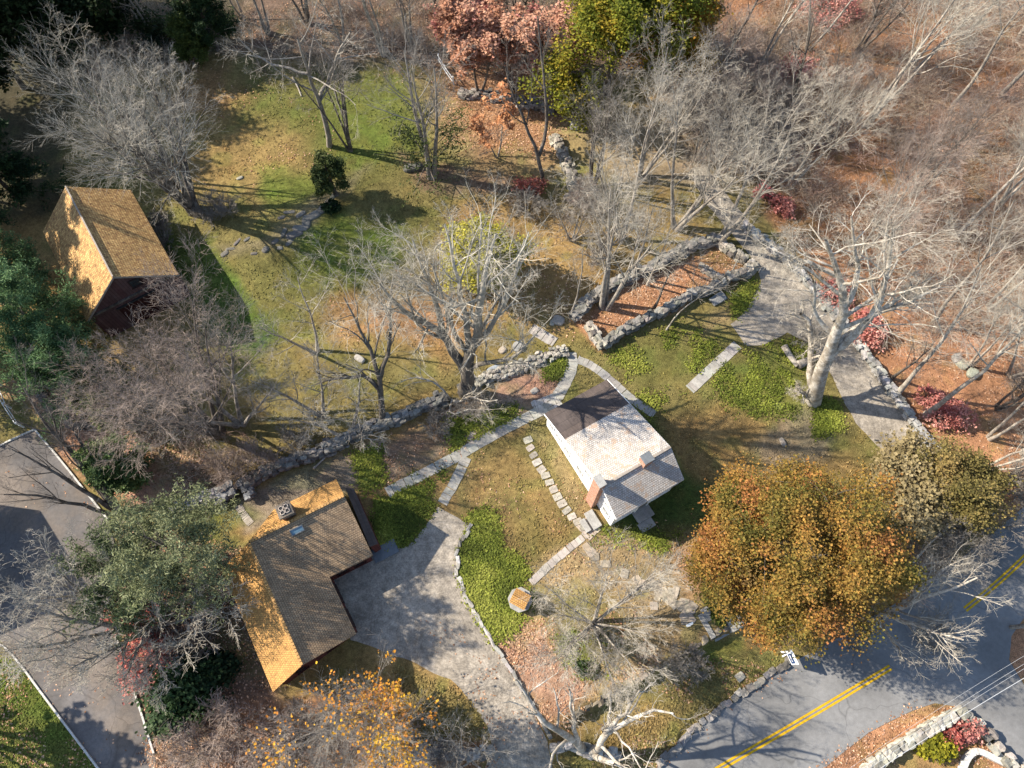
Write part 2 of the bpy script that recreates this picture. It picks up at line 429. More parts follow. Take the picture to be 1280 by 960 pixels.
# (colour, outline as surveyed, edge softness, strength)
ZONES = [
 ('brown', [(200, -200), (900, -200), (880, 60), (860, 90), (560, 95), (330, 95), (250, 60)], 18, 1),
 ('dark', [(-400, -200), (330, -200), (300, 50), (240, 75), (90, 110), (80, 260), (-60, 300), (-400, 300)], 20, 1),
 ('rust', [(850, -300), (1700, -300), (1700, 700), (1230, 640), (1148, 530), (1060, 400), (975, 290), (920, 190), (850, 150), (820, 60)], 10, 1),
 ('litter', [(1040, 380), (1100, 300), (1280, 330), (1280, 600), (1190, 600), (1110, 470)], 26, .8),
 ('brown', [(840, 110), (960, 90), (1010, 170), (960, 260), (880, 200)], 30, .7),
 ('olive', [(60, 230), (260, 70), (560, 85), (600, 160), (590, 250), (510, 260), (500, 340), (460, 400), (350, 400), (240, 270)], 14, 1),
 ('green', [(250, 120), (420, 95), (500, 90), (545, 180), (450, 240), (360, 250), (280, 230), (200, 180)], 26, .9),
 ('bright', [(400, 120), (510, 95), (540, 170), (470, 200), (410, 190)], 22, .5),
 ('tan', [(300, 150), (380, 170), (400, 220), (330, 250), (250, 240), (190, 200), (190, 100), (260, 90)], 26, .75),
 ('rust', [(225, 85), (290, 75), (300, 120), (250, 150), (200, 130)], 22, .5),
 ('tan2', [(520, 95), (700, 120), (720, 170), (690, 230), (570, 220), (545, 170)], 18, .7),
 ('litter', [(555, 85), (710, 95), (690, 190), (600, 190)], 24, .75),
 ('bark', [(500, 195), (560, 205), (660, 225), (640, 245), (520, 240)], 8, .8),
 ('bright', [(320, 215), (400, 215), (400, 250), (340, 262)], 12, .8),
 ('bright', [(365, 300), (430, 270), (500, 280), (510, 330), (440, 360), (370, 355)], 18, .8),
 ('green', [(270, 330), (380, 320), (420, 400), (360, 440), (310, 390)], 22, .6),
 ('dirt', [(330, 300), (425, 225), (470, 205), (430, 250), (370, 310), (290, 322), (270, 312)], 10, .4),
 ('deep', [(190, 280), (260, 300), (350, 430), (310, 450), (180, 360)], 12, .9),  # barn's cast shadow painted into the grass colour
 ('bright', [(210, 290), (262, 305), (340, 420), (300, 400), (225, 350)], 16, .5),
 ('tan', [(560, 270), (720, 270), (760, 330), (715, 420), (640, 440), (520, 460), (430, 450), (410, 420), (520, 370)], 16, 1),
 ('rust', [(430, 360), (560, 380), (600, 420), (480, 430), (400, 400)], 24, .6),
 ('green', [(620, 395), (690, 415), (680, 445), (600, 440)], 12, .5),
 ('olive', [(410, 430), (500, 420), (560, 480), (440, 500)], 18, .7),
 ('green', [(490, 450), (420, 430), (405, 440), (440, 470)], 10, .6),
 ('dirt', [(730, 150), (860, 150), (900, 230), (760, 230)], 18, .8),
 ('tan2', [(690, 140), (760, 130), (850, 160), (830, 210), (735, 215)], 14, .6),
 ('tan', [(690, 270), (860, 250), (900, 300), (760, 350), (720, 380), (660, 330)], 14, .6),
 ('pink', [(-60, 460), (40, 480), (110, 500), (200, 470), (260, 560), (250, 620), (160, 640), (100, 590), (40, 500)], 14, 1),
 ('litter', [(90, 545), (140, 545), (150, 620), (110, 600)], 14, .7),
 ('olive', [(140, 480), (260, 500), (330, 540), (320, 590), (220, 610), (170, 540)], 20, .8),
 ('tan', [(130, 470), (200, 470), (230, 520), (170, 540)], 14, .7),
 ('brown', [(230, 560), (330, 560), (300, 610), (200, 640)], 18, .7),
 ('olive', [(330, 470), (470, 450), (560, 480), (470, 530), (380, 560), (320, 580)], 16, .8),
 ('dirt', [(290, 625), (400, 575), (480, 545), (470, 600), (440, 615), (360, 635), (310, 660)], 8, 1),
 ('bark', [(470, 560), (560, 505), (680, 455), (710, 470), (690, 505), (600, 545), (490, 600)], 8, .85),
 ('pink', [(640, 470), (680, 462), (690, 490), (650, 510), (615, 500)], 8, .6),
 ('dirt', [(475, 580), (530, 570), (570, 555), (600, 500), (660, 500), (680, 520), (600, 555), (490, 600)], 10, .6),
 ('bright', [(245, 640), (300, 620), (330, 640), (270, 665)], 8, .5),
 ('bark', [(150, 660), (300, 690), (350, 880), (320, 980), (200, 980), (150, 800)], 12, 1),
 ('brown', [(170, 700), (280, 720), (290, 900), (190, 900)], 20, .7),
 ('olive', [(265, 755), (300, 780), (330, 850), (290, 850), (260, 800)], 12, .7),
 ('litter', [(300, 880), (500, 860), (600, 930), (600, 1100), (200, 1100)], 20, .8),
 ('olive', [(500, 830), (560, 850), (600, 900), (610, 930), (540, 930), (480, 880)], 10, .8),
 ('olive', [(560, 560), (680, 540), (740, 660), (660, 725), (600, 640), (575, 640)], 8, 1),
 ('tan', [(575, 590), (640, 560), (690, 620), (700, 660), (640, 690), (590, 640)], 18, .7),
 ('tan', [(620, 640), (660, 620), (720, 660), (665, 715)], 14, .6),
 ('tan2', [(660, 530), (685, 540), (745, 660), (720, 660)], 6, .6),
 ('green', [(640, 610), (680, 640), (690, 700), (640, 690)], 14, .5),
 ('tan2', [(680, 700), (760, 660), (900, 660), (900, 770), (880, 800), (740, 880), (650, 860), (610, 800), (660, 750)], 10, 1),
 ('pink', [(620, 790), (680, 780), (740, 860), (680, 900), (640, 850)], 14, .75),
 ('olive', [(680, 740), (760, 740), (790, 810), (730, 850), (690, 810)], 20, .8),
 ('green', [(700, 790), (750, 790), (740, 840), (710, 830)], 12, .7),
 ('rust', [(840, 680), (880, 690), (890, 740), (860, 740)], 14, .7),
 ('green', [(750, 655), (830, 665), (860, 680), (740, 672)], 6, .7),
 ('deep', [(790, 500), (870, 600), (930, 610), (900, 670), (780, 668), (760, 655)], 14, .85),  # white house's cast shadow painted into the turf colour
 ('olive', [(740, 440), (920, 390), (950, 420), (1000, 420), (1090, 560), (1120, 590), (1000, 640), (900, 620), (830, 520)], 10, 1),
 ('tan', [(830, 530), (930, 500), (1000, 560), (1060, 570), (1100, 600), (1000, 600), (900, 620)], 18, .9),
 ('dirt', [(930, 560), (1010, 500), (1040, 540), (1030, 570), (960, 590)], 12, .6),
 ('green', [(760, 440), (850, 410), (920, 420), (860, 480), (800, 480)], 16, .7),
 ('bright', [(900, 455), (990, 425), (1010, 480), (1000, 520), (920, 510)], 14, .6),
 ('tan2', [(860, 430), (920, 400), (940, 360), (900, 385)], 10, .6),
 ('litter', [(717, 398), (800, 346), (900, 306), (940, 340), (915, 350), (800, 405), (752, 432)], 5, 1),
 ('olive', [(874, 318), (905, 312), (920, 330), (890, 340)], 8, .6),
 ('olive', [(730, 900), (890, 815), (1010, 815), (900, 890), (810, 975), (700, 975)], 9, 1),
 ('bright', [(880, 800), (930, 795), (930, 815), (885, 825)], 8, .7),
 ('tan', [(720, 910), (800, 880), (860, 890), (780, 960)], 16, .6),
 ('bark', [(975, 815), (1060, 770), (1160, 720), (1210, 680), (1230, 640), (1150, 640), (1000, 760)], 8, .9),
 ('litter', [(1020, 975), (1100, 905), (1150, 880), (1200, 880), (1250, 930), (1280, 1000), (1100, 1100)], 5, 1),
 ('tan', [(1090, 960), (1190, 895), (1240, 940), (1260, 1000), (1100, 1020)], 8, .9),
 ('litter', [(1262, 850), (1260, 800), (1300, 740), (1420, 740), (1420, 850)], 8, 1),
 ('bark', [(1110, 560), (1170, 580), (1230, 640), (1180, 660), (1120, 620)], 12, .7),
 ('bright', [(-200, 830), (20, 824), (125, 965), (125, 1200), (-200, 1200)], 3, 1),
 ('green', [(-200, 890), (60, 880), (110, 965), (-200, 1000)], 20, .6),
]
def ground_col(X, Y):
    px, py = proj(X, Y)
    dx = (fbm(X * .35, Y * .35, 3) - .5) * 26; dy = (fbm(X * .35, Y * .35, 9) - .5) * 26
    qx, qy = px + dx, py + dy
    c = np.empty(X.shape + (3,)); c[:] = COL['olive']
    n = sst(.4, .62, fbm(X * .12, Y * .12, 21))[..., None]; c = c * (1 - n) + np.array(COL['tan']) * n
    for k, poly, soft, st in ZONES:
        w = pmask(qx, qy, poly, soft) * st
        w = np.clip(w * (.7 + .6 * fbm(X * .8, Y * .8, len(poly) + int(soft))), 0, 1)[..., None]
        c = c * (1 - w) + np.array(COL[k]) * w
    n = (fbm(X * .25, Y * .25, 33) - .5)[..., None]
    c = c * (1 + .5 * n)
    # moss and bare scuffs
    g = sst(.58, .72, fbm(X * .6, Y * .6, 41))[..., None] * .35
    c = c * (1 - g) + c * np.array([.72, 1.08, .7]) * g
    g = sst(.6, .75, fbm(X * .7, Y * .7, 51))[..., None] * .4
    c = c * (1 - g) + c * np.array([1.25, 1.1, 1.0]) * g
    return c

def axis(lo, hi, step, far):
    a = np.arange(lo, hi, step); s = [step]; ext = []
    v = hi
    while v < far: s.append(s[-1] * 1.35); v += s[-1]; ext.append(v)
    v = lo; s = [step]; pre = []
    while v > -far: s.append(s[-1] * 1.35); v -= s[-1]; pre.append(v)
    return np.array(pre[::-1] + list(a) + ext)
gx = axis(-62, 62, .3, 600); gy = axis(-9, 76, .3, 600)
GX, GY = np.meshgrid(gx, gy); nx, ny = len(gx), len(gy)
GZ = gh(GX, GY) + (fbm(GX * .5, GY * .5, 5) - .5) * .04
ROADS = []   # filled below
def build_ground():
    V = np.stack([GX, GY, GZ], -1).reshape(-1, 3)
    i = np.arange(ny - 1)[:, None] * nx + np.arange(nx - 1)[None]
    F = np.stack([i, i + 1, i + nx + 1, i + nx], -1).reshape(-1, 4)
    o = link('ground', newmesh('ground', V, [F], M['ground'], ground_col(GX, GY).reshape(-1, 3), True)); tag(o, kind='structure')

def resample(P, step):
    P = np.asarray(P, float); out = []
    for a, b in zip(P[:-1], P[1:]):
        n = max(1, int(np.linalg.norm((b - a)[:2]) / step))
        for k in range(n): out.append(a + (b - a) * k / n)
    out.append(P[-1]); return np.array(out)

def smooth_line(P, it=2):
    P = np.asarray(P, float)
    for _ in range(it):
        Q = [P[0]]
        for a, b in zip(P[:-1], P[1:]): Q += [a * .75 + b * .25, a * .25 + b * .75]
        Q.append(P[-1]); P = np.array(Q)
    return P

def sheet(name, pts, off, mat, wob=.12, seed=1, closed_smooth=False):
    P = np.array([gz(*p)[:2] for p in pts])
    P = resample(np.vstack([P, P[:1]]), .5)[:-1]
    if wob:
        P = P + np.stack([fbm(P[:, 0] * .7, P[:, 1] * .7, seed) - .5, fbm(P[:, 0] * .7, P[:, 1] * .7, seed + 3) - .5], -1) * wob * 2
    lo, hi = P.min(0), P.max(0)
    gx_, gy_ = np.meshgrid(np.arange(lo[0], hi[0], .6), np.arange(lo[1], hi[1], .6))
    I = np.stack([gx_.ravel(), gy_.ravel()], -1); I = I[pmask(I[:, 0], I[:, 1], P, 1e-4) > .5]
    keep = np.array([np.min(np.hypot(*(P - q).T)) > .25 for q in I]) if len(I) else np.zeros(0, bool); I = I[keep]
    A = np.vstack([P, I]); n = len(P)
    r = mgeo.delaunay_2d_cdt([Vector(v) for v in A], [], [list(range(n))], 1, 1e-5)
    v = np.array([(q.x, q.y) for q in r[0]]); F = np.array([f for f in r[2] if len(f) == 3])
    z = gh(v[:, 0], v[:, 1]) + off
    a, b, c = v[F[:, 0]], v[F[:, 1]], v[F[:, 2]]
    fl = ((b - a)[:, 0] * (c - a)[:, 1] - (b - a)[:, 1] * (c - a)[:, 0]) < 0
    F[fl] = F[fl][:, ::-1]
    o = link(name, newmesh(name, np.column_stack([v, z]), [F], mat)); tag(o, kind='structure')
    ROADS.append(np.array(pts, float)); return o
# ------------------------------------------------------------------ trees
def grow(rng, P, R, n, s0, s1, ang, angj, L, K, gn, up, rr, rmin=.011, fall=.6, flat=0, grav=0):
    Np, Kp, _ = P.shape
    idx = np.repeat(np.arange(Np), n); Mn = len(idx); k = np.tile(np.arange(n), Np)
    s = s0 + (s1 - s0) * (k + rng.random(Mn)) / n
    f = s * (Kp - 1); i = np.minimum(f.astype(int), Kp - 2); t = (f - i)[:, None]
    pos = P[idx, i] * (1 - t) + P[idx, i + 1] * t
    tg = nrm(P[idx, i + 1] - P[idx, i]); r = R[idx, i] * (1 - t[:, 0]) + R[idx, i + 1] * t[:, 0]
    az = k * 2.4 + np.repeat(rng.random(Np) * 6.28, n) + rng.normal(size=Mn) * .4
    ref = np.where(np.abs(tg[:, 2:3]) > .9, np.array([[1., 0, 0]]), np.array([[0, 0, 1.]]))
    a = nrm(np.cross(tg, ref)); b = np.cross(tg, a)
    an = ang + rng.normal(size=Mn) * angj
    d = tg * np.cos(an)[:, None] + (a * np.cos(az)[:, None] + b * np.sin(az)[:, None] * (1 - flat)) * np.sin(an)[:, None]
    d = nrm(d)
    pl = np.linalg.norm(np.diff(P, axis=1), axis=2).sum(1)[idx]
    ln = pl * L * (1.25 - fall * s) * (.65 + .7 * rng.random(Mn)); st = (ln / (K - 1))[:, None]
    Q = np.empty((Mn, K, 3)); Q[:, 0] = pos
    for j in range(1, K):
        d = nrm(d + rng.normal(size=(Mn, 3)) * gn + np.array([0, 0, up - grav * j / K]))
        Q[:, j] = Q[:, j - 1] + d * st
    r0 = np.maximum(np.minimum(r * .9, r * rr), rmin)
    RR = np.maximum(r0[:, None] * np.linspace(1, .35, K)[None], rmin * .8)
    return Q, RR

def trunk_lines(rng, H, stems, spread, r0, K=9, gn=.05, lean=(0, 0), bare=0):
    P = np.zeros((stems, K, 3)); a0 = rng.random() * 6.28
    for s in range(stems):
        az = a0 + s * 6.283 / stems + rng.normal() * .35
        tilt = spread * (.6 + .8 * rng.random()) if stems > 1 else 0
        d = np.array([math.cos(az) * math.sin(tilt) + lean[0], math.sin(az) * math.sin(tilt) + lean[1], math.cos(tilt)]); d /= np.linalg.norm(d)
        h = H * (.8 + .25 * rng.random()) if stems > 1 else H
        P[s, 0] = (math.cos(az) * r0 * .8, math.sin(az) * r0 * .8, -.25) if stems > 1 else (0, 0, -.25)
        for j in range(1, K):
            d = nrm(d + rng.normal(size=3) * gn * np.array([1, 1, .4]) + np.array([0, 0, .03]))
            P[s, j] = P[s, j - 1] + d * h / (K - 1)
    Rr = np.broadcast_to(r0 * (1 - .8 * np.linspace(0, 1, K) ** .9), (stems, K)).copy(); Rr[:, 0] *= 1.45; Rr[:, 1] *= 1.05
    return P, Rr

def bare_skeleton(rng, H=14, stems=1, spread=.3, r0=.25, n=(10, 8, 7, 5), s0=.35, ang=(.62, .62, .58, .55), L=(.42, .46, .46, .5), up=(.07, .05, .03, .02), gn=(.08, .1, .13, .16), lean=(0, 0), trunk=None, rr=(.5, .42, .36, .42), rmin=.0052, tgn=.05, grav=0, thin=True):
    if thin and len(n) == 4: n = (max(int(n[0] * .85), 5), max(n[1] - 2, 4), max(n[2] - 2, 4), n[3]); L = (L[0] * .88,) + tuple(L[1:])
    P, Rr = trunk if trunk is not None else trunk_lines(rng, H, stems, spread, r0, 9, tgn, lean)
    lv = [(P, Rr)]; s_ = [s0, .25, .2, .2]; Ks = [7, 6, 5, 3]
    for l in range(len(n)):
        p, r = lv[-1]
        lv.append(grow(rng, p, r, n[l], s_[l], .98, ang[l], .18, L[l], Ks[l], gn[l], up[l], rr[l], rmin, .55, 0, grav))
    return lv

def wood_meshes(lv, bark, twig, split=2, limb=None):
    a = join([tubes(p, r, 8 if i == 0 else 6) for i, (p, r) in enumerate(lv[:split])])
    q = [tubes(p, r, 4 if i == 0 and split < 3 else 3) for i, (p, r) in enumerate(lv[split:])]
    b = join(q); me = newmesh('crown', b[0], [b[1]], twig)
    if len(lv) - split > 2:   # the carrying branches keep the bark, only the fine ends are twig coloured
        me.materials.append(limb or bark); mi = np.zeros(len(b[1]), np.int32); mi[:len(q[0][1])] = 1; me.polygons.foreach_set('material_index', mi)
    return newmesh('trunk', a[0], [a[1]], bark, smooth=True), me

def leaves(rng, P, n_per, jit, size, pal, var=.2, clump=None, up=.6, aspect=.75):
    """leaf quads scattered round points P; colour from the palette by clump plus per-leaf variation"""
    Np = len(P); idx = np.repeat(np.arange(Np), n_per)
    pos = P[idx] + rng.normal(size=(len(idx), 3)) * np.asarray(jit)
    Mx = rotmats(rng, len(idx), up)
    s = size * (.6 + .8 * rng.random(len(idx)))
    V, F = stamp(LEAF_T, LEAF_F, Mx, np.column_stack([s * aspect, s, s]), pos)
    pal = np.array(pal)
    q = fbm(P[:, 0] * .5 + P[:, 2] * .3, P[:, 1] * .5 - P[:, 2] * .25, 7, 3) if clump is None else clump
    q = np.clip((q - .25) / .5, 0, .999)[idx] * (len(pal) - 1) + rng.normal(size=len(idx)) * .45
    q = np.clip(q, 0, len(pal) - 1.001); i = q.astype(int); t = (q - i)[:, None]
    c = pal[i] * (1 - t) + pal[i + 1] * t
    c = c * np.clip(rng.normal(1, var, len(idx)), .4, 1.7)[:, None]
    return V, F, np.repeat(c, 4, 0)

def put_tree(name, label, cat, px, py, group=None, rotz=0):
    p = gz(px, py); return thing(name, label, cat, tuple(p), rotz, group)

def bare_tree(px, py, label, seed, bark='bark_grey', twig='twig_grey', name='bare_tree', group=None, split=2, hero=None, **kw):
    rng = np.random.default_rng(seed)
    t = put_tree(name, label, 'tree', px, py, group)
    if hero:
        o = np.array(t.location); K = 9; Ps = []; Rs = []
        for (pts, r0, r1) in hero:
            q = smooth_line(np.array([gp(*a) for a in pts]) - o, 2)
            d = np.concatenate([[0], np.cumsum(np.linalg.norm(np.diff(q, axis=0), axis=1))]); u = np.linspace(0, d[-1], K)
            q = np.stack([np.interp(u, d, q[:, k]) for k in range(3)], -1); q[1:-1] += rng.normal(size=(K - 2, 3)) * .06
            Ps.append(q); Rs.append(np.linspace(r0, r1, K))
        kw['trunk'] = (np.array(Ps), np.array(Rs))
    lv = bare_skeleton(rng, **kw)
    a, b = wood_meshes(lv, M[bark], M[twig], split, M['limb_silver'] if twig == 'twig_silver' else None)
    link('trunk', a, t); link('crown', b, t)
    return t, lv

def leafy_tree(px, py, label, seed, pal, H=11, r0=.3, spread_=1.0, nleaf=3, size=.3, jit=.45, bark='bark_dark', name='leafy_tree', cat='tree', group=None, var=.18, n=(13, 9, 6), s0=.25, ang=(1.0, .8, .8), L=(.62, .5, .5), stems=1, spread=.3, up=(.05, .03, .02), lf=1.0, pts_lv=(2, 3), part='crown', lean=(0, 0), env=None):
    rng = np.random.default_rng(seed); t = put_tree(name, label, cat, px, py, group)
    lv = bare_skeleton(rng, H=H, stems=stems, spread=spread, r0=r0, n=n, s0=s0, ang=ang, L=L, up=up, gn=(.12, .16, .2), lean=lean, rr=(.5, .5, .5), thin=False)
    if env:   # keep the crown inside its rounded outline, with a ragged edge
        ec = gp(env[0], env[1], env[2]) - np.array(t.location); er = np.array(env[3:6])
        def inside(Q): return (((Q - ec) / er) ** 2).sum(-1) < .62 + .85 * fbm(Q[..., 0] * .42, Q[..., 1] * .42 + Q[..., 2] * .3, seed, 3)
        lv = lv[:1] + [(p[k], r[k]) for p, r in lv[1:] for k in [inside(p[:, -1])]]
    w = join([tubes(p, r, 6 if i < 2 else 3) for i, (p, r) in enumerate(lv)])
    link('trunk', newmesh('trunk', w[0], [w[1]], M[bark], smooth=True), t)
    P = np.concatenate([lv[i][0][:, 1:].reshape(-1, 3) for i in pts_lv])
    if lf < 1: P = P[rng.random(len(P)) < lf]
    V, F, c = leaves(rng, P, nleaf, jit, size, pal, var)
    link(part, newmesh(part, V, F, M['leaf'], c), t)
    return t

def conifer(px, py, label, seed, pal, H=12, R=3.5, r0=.25, nb=46, name='pine_tree', cat='tree', tuft=14, size=.3, bark='bark_dark', s0=.12, cone=.8, dens=9, width=.07, group=None):
    rng = np.random.default_rng(seed); t = put_tree(name, label, cat, px, py, group)
    P, Rr = trunk_lines(rng, H, 1, 0, r0, 9, .02)
    br = grow(rng, P, Rr, nb, s0, .99, 1.35, .15, R / H, 6, .08, .05, .3, .015, cone)
    tw = grow(rng, *br, dens, .25, 1, .8, .2, .4, 4, .12, .04, .6, .012, .5, .6)
    w = join([tubes(P, Rr, 7), tubes(*br, 4)])
    link('trunk', newmesh('trunk', w[0], [w[1]], M[bark], smooth=True), t)
    Q = np.concatenate([tw[0][:, 1:].reshape(-1, 3), br[0][:, 3:].reshape(-1, 3)])
    V, F, c = leaves(rng, Q, tuft, .17, size, pal, .22, None, 1.2, width / size)
    link('crown', newmesh('crown', V, F, M['needle'], c), t); return t

def blob_points(rng, n, rx, ry, rz, k=30, sig=.18):
    a = nrm(rng.normal(size=(k, 3))); a[:, 2] = np.abs(a[:, 2]) * .9 + .1
    cc = a * (.55 + .45 * rng.random((k, 1)))
    P = cc[rng.integers(0, k, n)] + rng.normal(size=(n, 3)) * sig
    P[:, 2] = np.abs(P[:, 2])
    return P * np.array([rx, ry, rz])

def shrub(px, py, label, seed, pal, rx, ry, rz, n=2600, size=.16, name='shrub', cat='shrub', mat='leaf', stems=9, group=None, z0=.25, k=34, sig=.2, var=.25, aspect=.75):
    rng = np.random.default_rng(seed); t = put_tree(name, label, cat, px, py, group)
    P = blob_points(rng, n, rx, ry, rz, k, sig) + np.array([0, 0, z0])
    S = np.zeros((stems, 6, 3)); e = P[rng.integers(0, n, stems)]
    S[:] = np.linspace(0, 1, 6)[None, :, None] * e[:, None, :]; S[:, 1:-1] += rng.normal(size=(stems, 4, 3)) * .06; S[:, 0, 2] = -.1
    Rr = np.broadcast_to(np.linspace(.045, .015, 6), (stems, 6))
    tw = grow(rng, S, Rr, 7, .3, 1, .7, .2, .4, 4, .15, .02, .6, .009)
    w = join([tubes(S, Rr, 5), tubes(*tw, 3)])
    link('stems', newmesh('stems', w[0], [w[1]], M['twig_dark']), t)
    V, F, c = leaves(rng, P, 1, .02, size, pal, var, None, .9, aspect)
    link('foliage', newmesh('foliage', V, F, M[mat], c), t); return t

def bare_shrub_meshes(seed, H, stems, spread, twig, n=(7, 6, 5)):
    rng = np.random.default_rng(seed)
    lv = bare_skeleton(rng, H=H, stems=stems, spread=spread, r0=.04, n=n, s0=.25, ang=(.6, .6, .6), L=(.5, .5, .5), gn=(.12, .15, .2), tgn=.12, rmin=.01)
    return wood_meshes(lv, M['bark_grey'], M[twig], 1)

# ------------------------------------------------------------------ dry-stone walls
def stone_wall(name, label, pts, h, w, seed, size=.36, base=(.33, .315, .29), cat='stone wall', tumble=.09, cap=True, world=False):
    rng = np.random.default_rng(seed)
    L = np.array([gz(*p) for p in pts]) if not world else np.asarray(pts, float)
    o = thing(name, label, cat, tuple(L[0]))
    Q = resample(L, size * .92); d = np.gradient(Q[:, :2], axis=0); d = nrm(d); nn = np.column_stack([-d[:, 1], d[:, 0]])
    rows = max(1, round(h / (size * .62))); cols = max(1, round(w / (size * .9)))
    P = []; S = []; Yw = []
    for r in range(rows):
        for c in range(cols):
            if cols > 2 and 0 < c < cols - 1 and r < rows - 1: continue
            off = ((c + .5) / cols - .5) * w * (1 - .12 * r)
            sh = rng.random(len(Q)) * size * .5
            p = Q[:, :2] + nn * (off + rng.normal(size=len(Q)) * tumble)[:, None] + d * sh[:, None]
            zz = np.interp(0, [0], [0]) + gh(p[:, 0], p[:, 1]) if not world else Q[:, 2]
            hh = h / rows
            P.append(np.column_stack([p, zz + hh * (r + .42) + rng.normal(size=len(Q)) * tumble * .5]))
            S.append(np.column_stack([size * (.85 + .55 * rng.random(len(Q))), w / cols * (.95 + .35 * rng.random(len(Q))), hh * (1.05 + .4 * rng.random(len(Q)))]))
            Yw.append(np.arctan2(d[:, 1], d[:, 0]))
    P = np.concatenate(P); S = np.concatenate(S); Yw = np.concatenate(Yw)
    V, F, c = stones(rng, P - L[0], S, .16, base, .25, Yw)
    link('stones', newmesh('stones', V, F, M['stone'], c), o)
    return o

def rock(name, label, px, py, sx, sy, sz, seed, base=(.34, .32, .29), group=None, cat='rock', sink=.3, yaw=None, tilt=.12):
    rng = np.random.default_rng(seed); p = gz(px, py)
    V, F, c = stones(rng, np.array([[0, 0, sz * (.5 - sink)]]), np.array([[sx, sy, sz]]), tilt, base, .12, np.array([yaw if yaw is not None else rng.random() * 6.28]))
    o = link(name, newmesh(name, V, F, M['stone'], c), None, tuple(p)); m = o.modifiers.new('s', 'SUBSURF'); m.levels = 1; m.render_levels = 1
    return tag(o, label, cat, group)

# ------------------------------------------------------------------ flagstone strips
PATHS = []
def flag_strip(name, pts, width, seed, slab=.75, base=(.36, .36, .355), z=.03, rows=1, jitter=.02, gapw=.02):
    rng = np.random.default_rng(seed); L = np.array([gz(*p) for p in pts]); Q = resample(smooth_line(L, 2), slab); PATHS.append((resample(smooth_line(L, 2), .4)[:, :2], width * .5 + .06))
    V = []; F = []; c = []
    d = nrm(np.gradient(Q[:, :2], axis=0)); nn = np.column_stack([-d[:, 1], d[:, 0]])
    for i in range(len(Q) - 1):
        for r in range(rows):
            a0, a1 = (r / rows - .5) * width, ((r + 1) / rows - .5) * width
            g = gapw
            pts4 = [Q[i, :2] + nn[i] * (a0 + g / 2) + d[i] * g / 2, Q[i + 1, :2] + nn[i + 1] * (a0 + g / 2) - d[i] * g / 2, Q[i + 1, :2] + nn[i + 1] * (a1 - g / 2) - d[i] * g / 2, Q[i, :2] + nn[i] * (a1 - g / 2) + d[i] * g / 2]
            pts4 = [p + rng.normal(size=2) * jitter for p in pts4]
            zt = z + rng.random() * .02; n0 = len(V)
            V += [(p[0], p[1], gh(*p) + zt) for p in pts4] + [(p[0], p[1], gh(*p) - .1) for p in pts4]
            F += [[n0, n0 + 1, n0 + 2, n0 + 3], [n0, n0 + 4, n0 + 5, n0 + 1], [n0 + 1, n0 + 5, n0 + 6, n0 + 2], [n0 + 2, n0 + 6, n0 + 7, n0 + 3], [n0 + 3, n0 + 7, n0 + 4, n0]]
            col = np.array(base) * np.clip(rng.normal(1, .09), .6, 1.35) * (1 + rng.normal(size=3) * .012); c += [col] * 8
    o = link(name, newmesh(name, np.array(V), [np.array(F)], M['flag'], np.array(c))); return tag(o, kind='structure')

# ------------------------------------------------------------------ roofs with real courses in UV metres
def roof_mesh(name, polys, mat, parent, th=.12):
    """polys: list of (points, eave direction); each a thick slab, UV u along the eave, v up the slope"""
    V = []; F = {}; UVs = {}; n = 0
    for pts, ed in polys:
        P = np.array(pts, float); nn = np.cross(P[1] - P[0], P[2] - P[0]); nn /= np.linalg.norm(nn)
        if nn[2] < 0: P = P[::-1]; nn = -nn
        e = np.array(ed, float); e -= nn * (e @ nn); e /= np.linalg.norm(e); up = np.cross(nn, e)
        if up[2] < 0: up = -up
        k = len(P); A = np.concatenate([P, P - np.array([0, 0, th])])
        fs = [tuple(range(k)), tuple(range(2 * k - 1, k - 1, -1))] + [(i, k + i, k + (i + 1) % k, (i + 1) % k) for i in range(k)]
        for f in fs:
            F.setdefault(len(f), []).append([i + n for i in f])
            UVs.setdefault(len(f), []).extend([((A[i] @ e), (A[i] @ up)) for i in f])
        V.append(A); n += 2 * k
    ks = list(F); uv = [u for k in ks for u in UVs[k]]
    return link(name, newmesh(name, np.concatenate(V), [np.array(F[k]) for k in ks], mat, uv=uv), parent)

def wall_mesh(name, polys, mat, parent):
    """flat wall polygons with UV (u horizontal metres, v height)"""
    V = []; F = {}; UVs = {}; n = 0
    for P in polys:
        P = np.array(P, float); k = len(P); c = P.mean(0)
        h = P[1] - P[0]; h[2] = 0
        if np.linalg.norm(h) < 1e-6: h = P[2] - P[0]; h[2] = 0
        h /= np.linalg.norm(h)
        F.setdefault(k, []).append(list(range(n, n + k))); UVs.setdefault(k, []).extend([(p @ h, p[2]) for p in P]); V.append(P); n += k
    ks = list(F); uv = [u for k in ks for u in UVs[k]]
    return link(name, newmesh(name, np.concatenate(V), [np.array(F[k]) for k in ks], mat, uv=uv), parent)

def box_uv(name, o, ax, ay, az, mat, parent):
    o, ax, ay, az = [np.asarray(v, float) for v in (o, ax, ay, az)]
    q = [[o, o + ax, o + ax + az, o + az], [o + ax, o + ax + ay, o + ax + ay + az, o + ax + az], [o + ax + ay, o + ay, o + ay + az, o + ax + ay + az], [o + ay, o, o + az, o + ay + az], [o + az, o + ax + az, o + ax + ay + az, o + ay + az]]
    return wall_mesh(name, q, mat, parent)
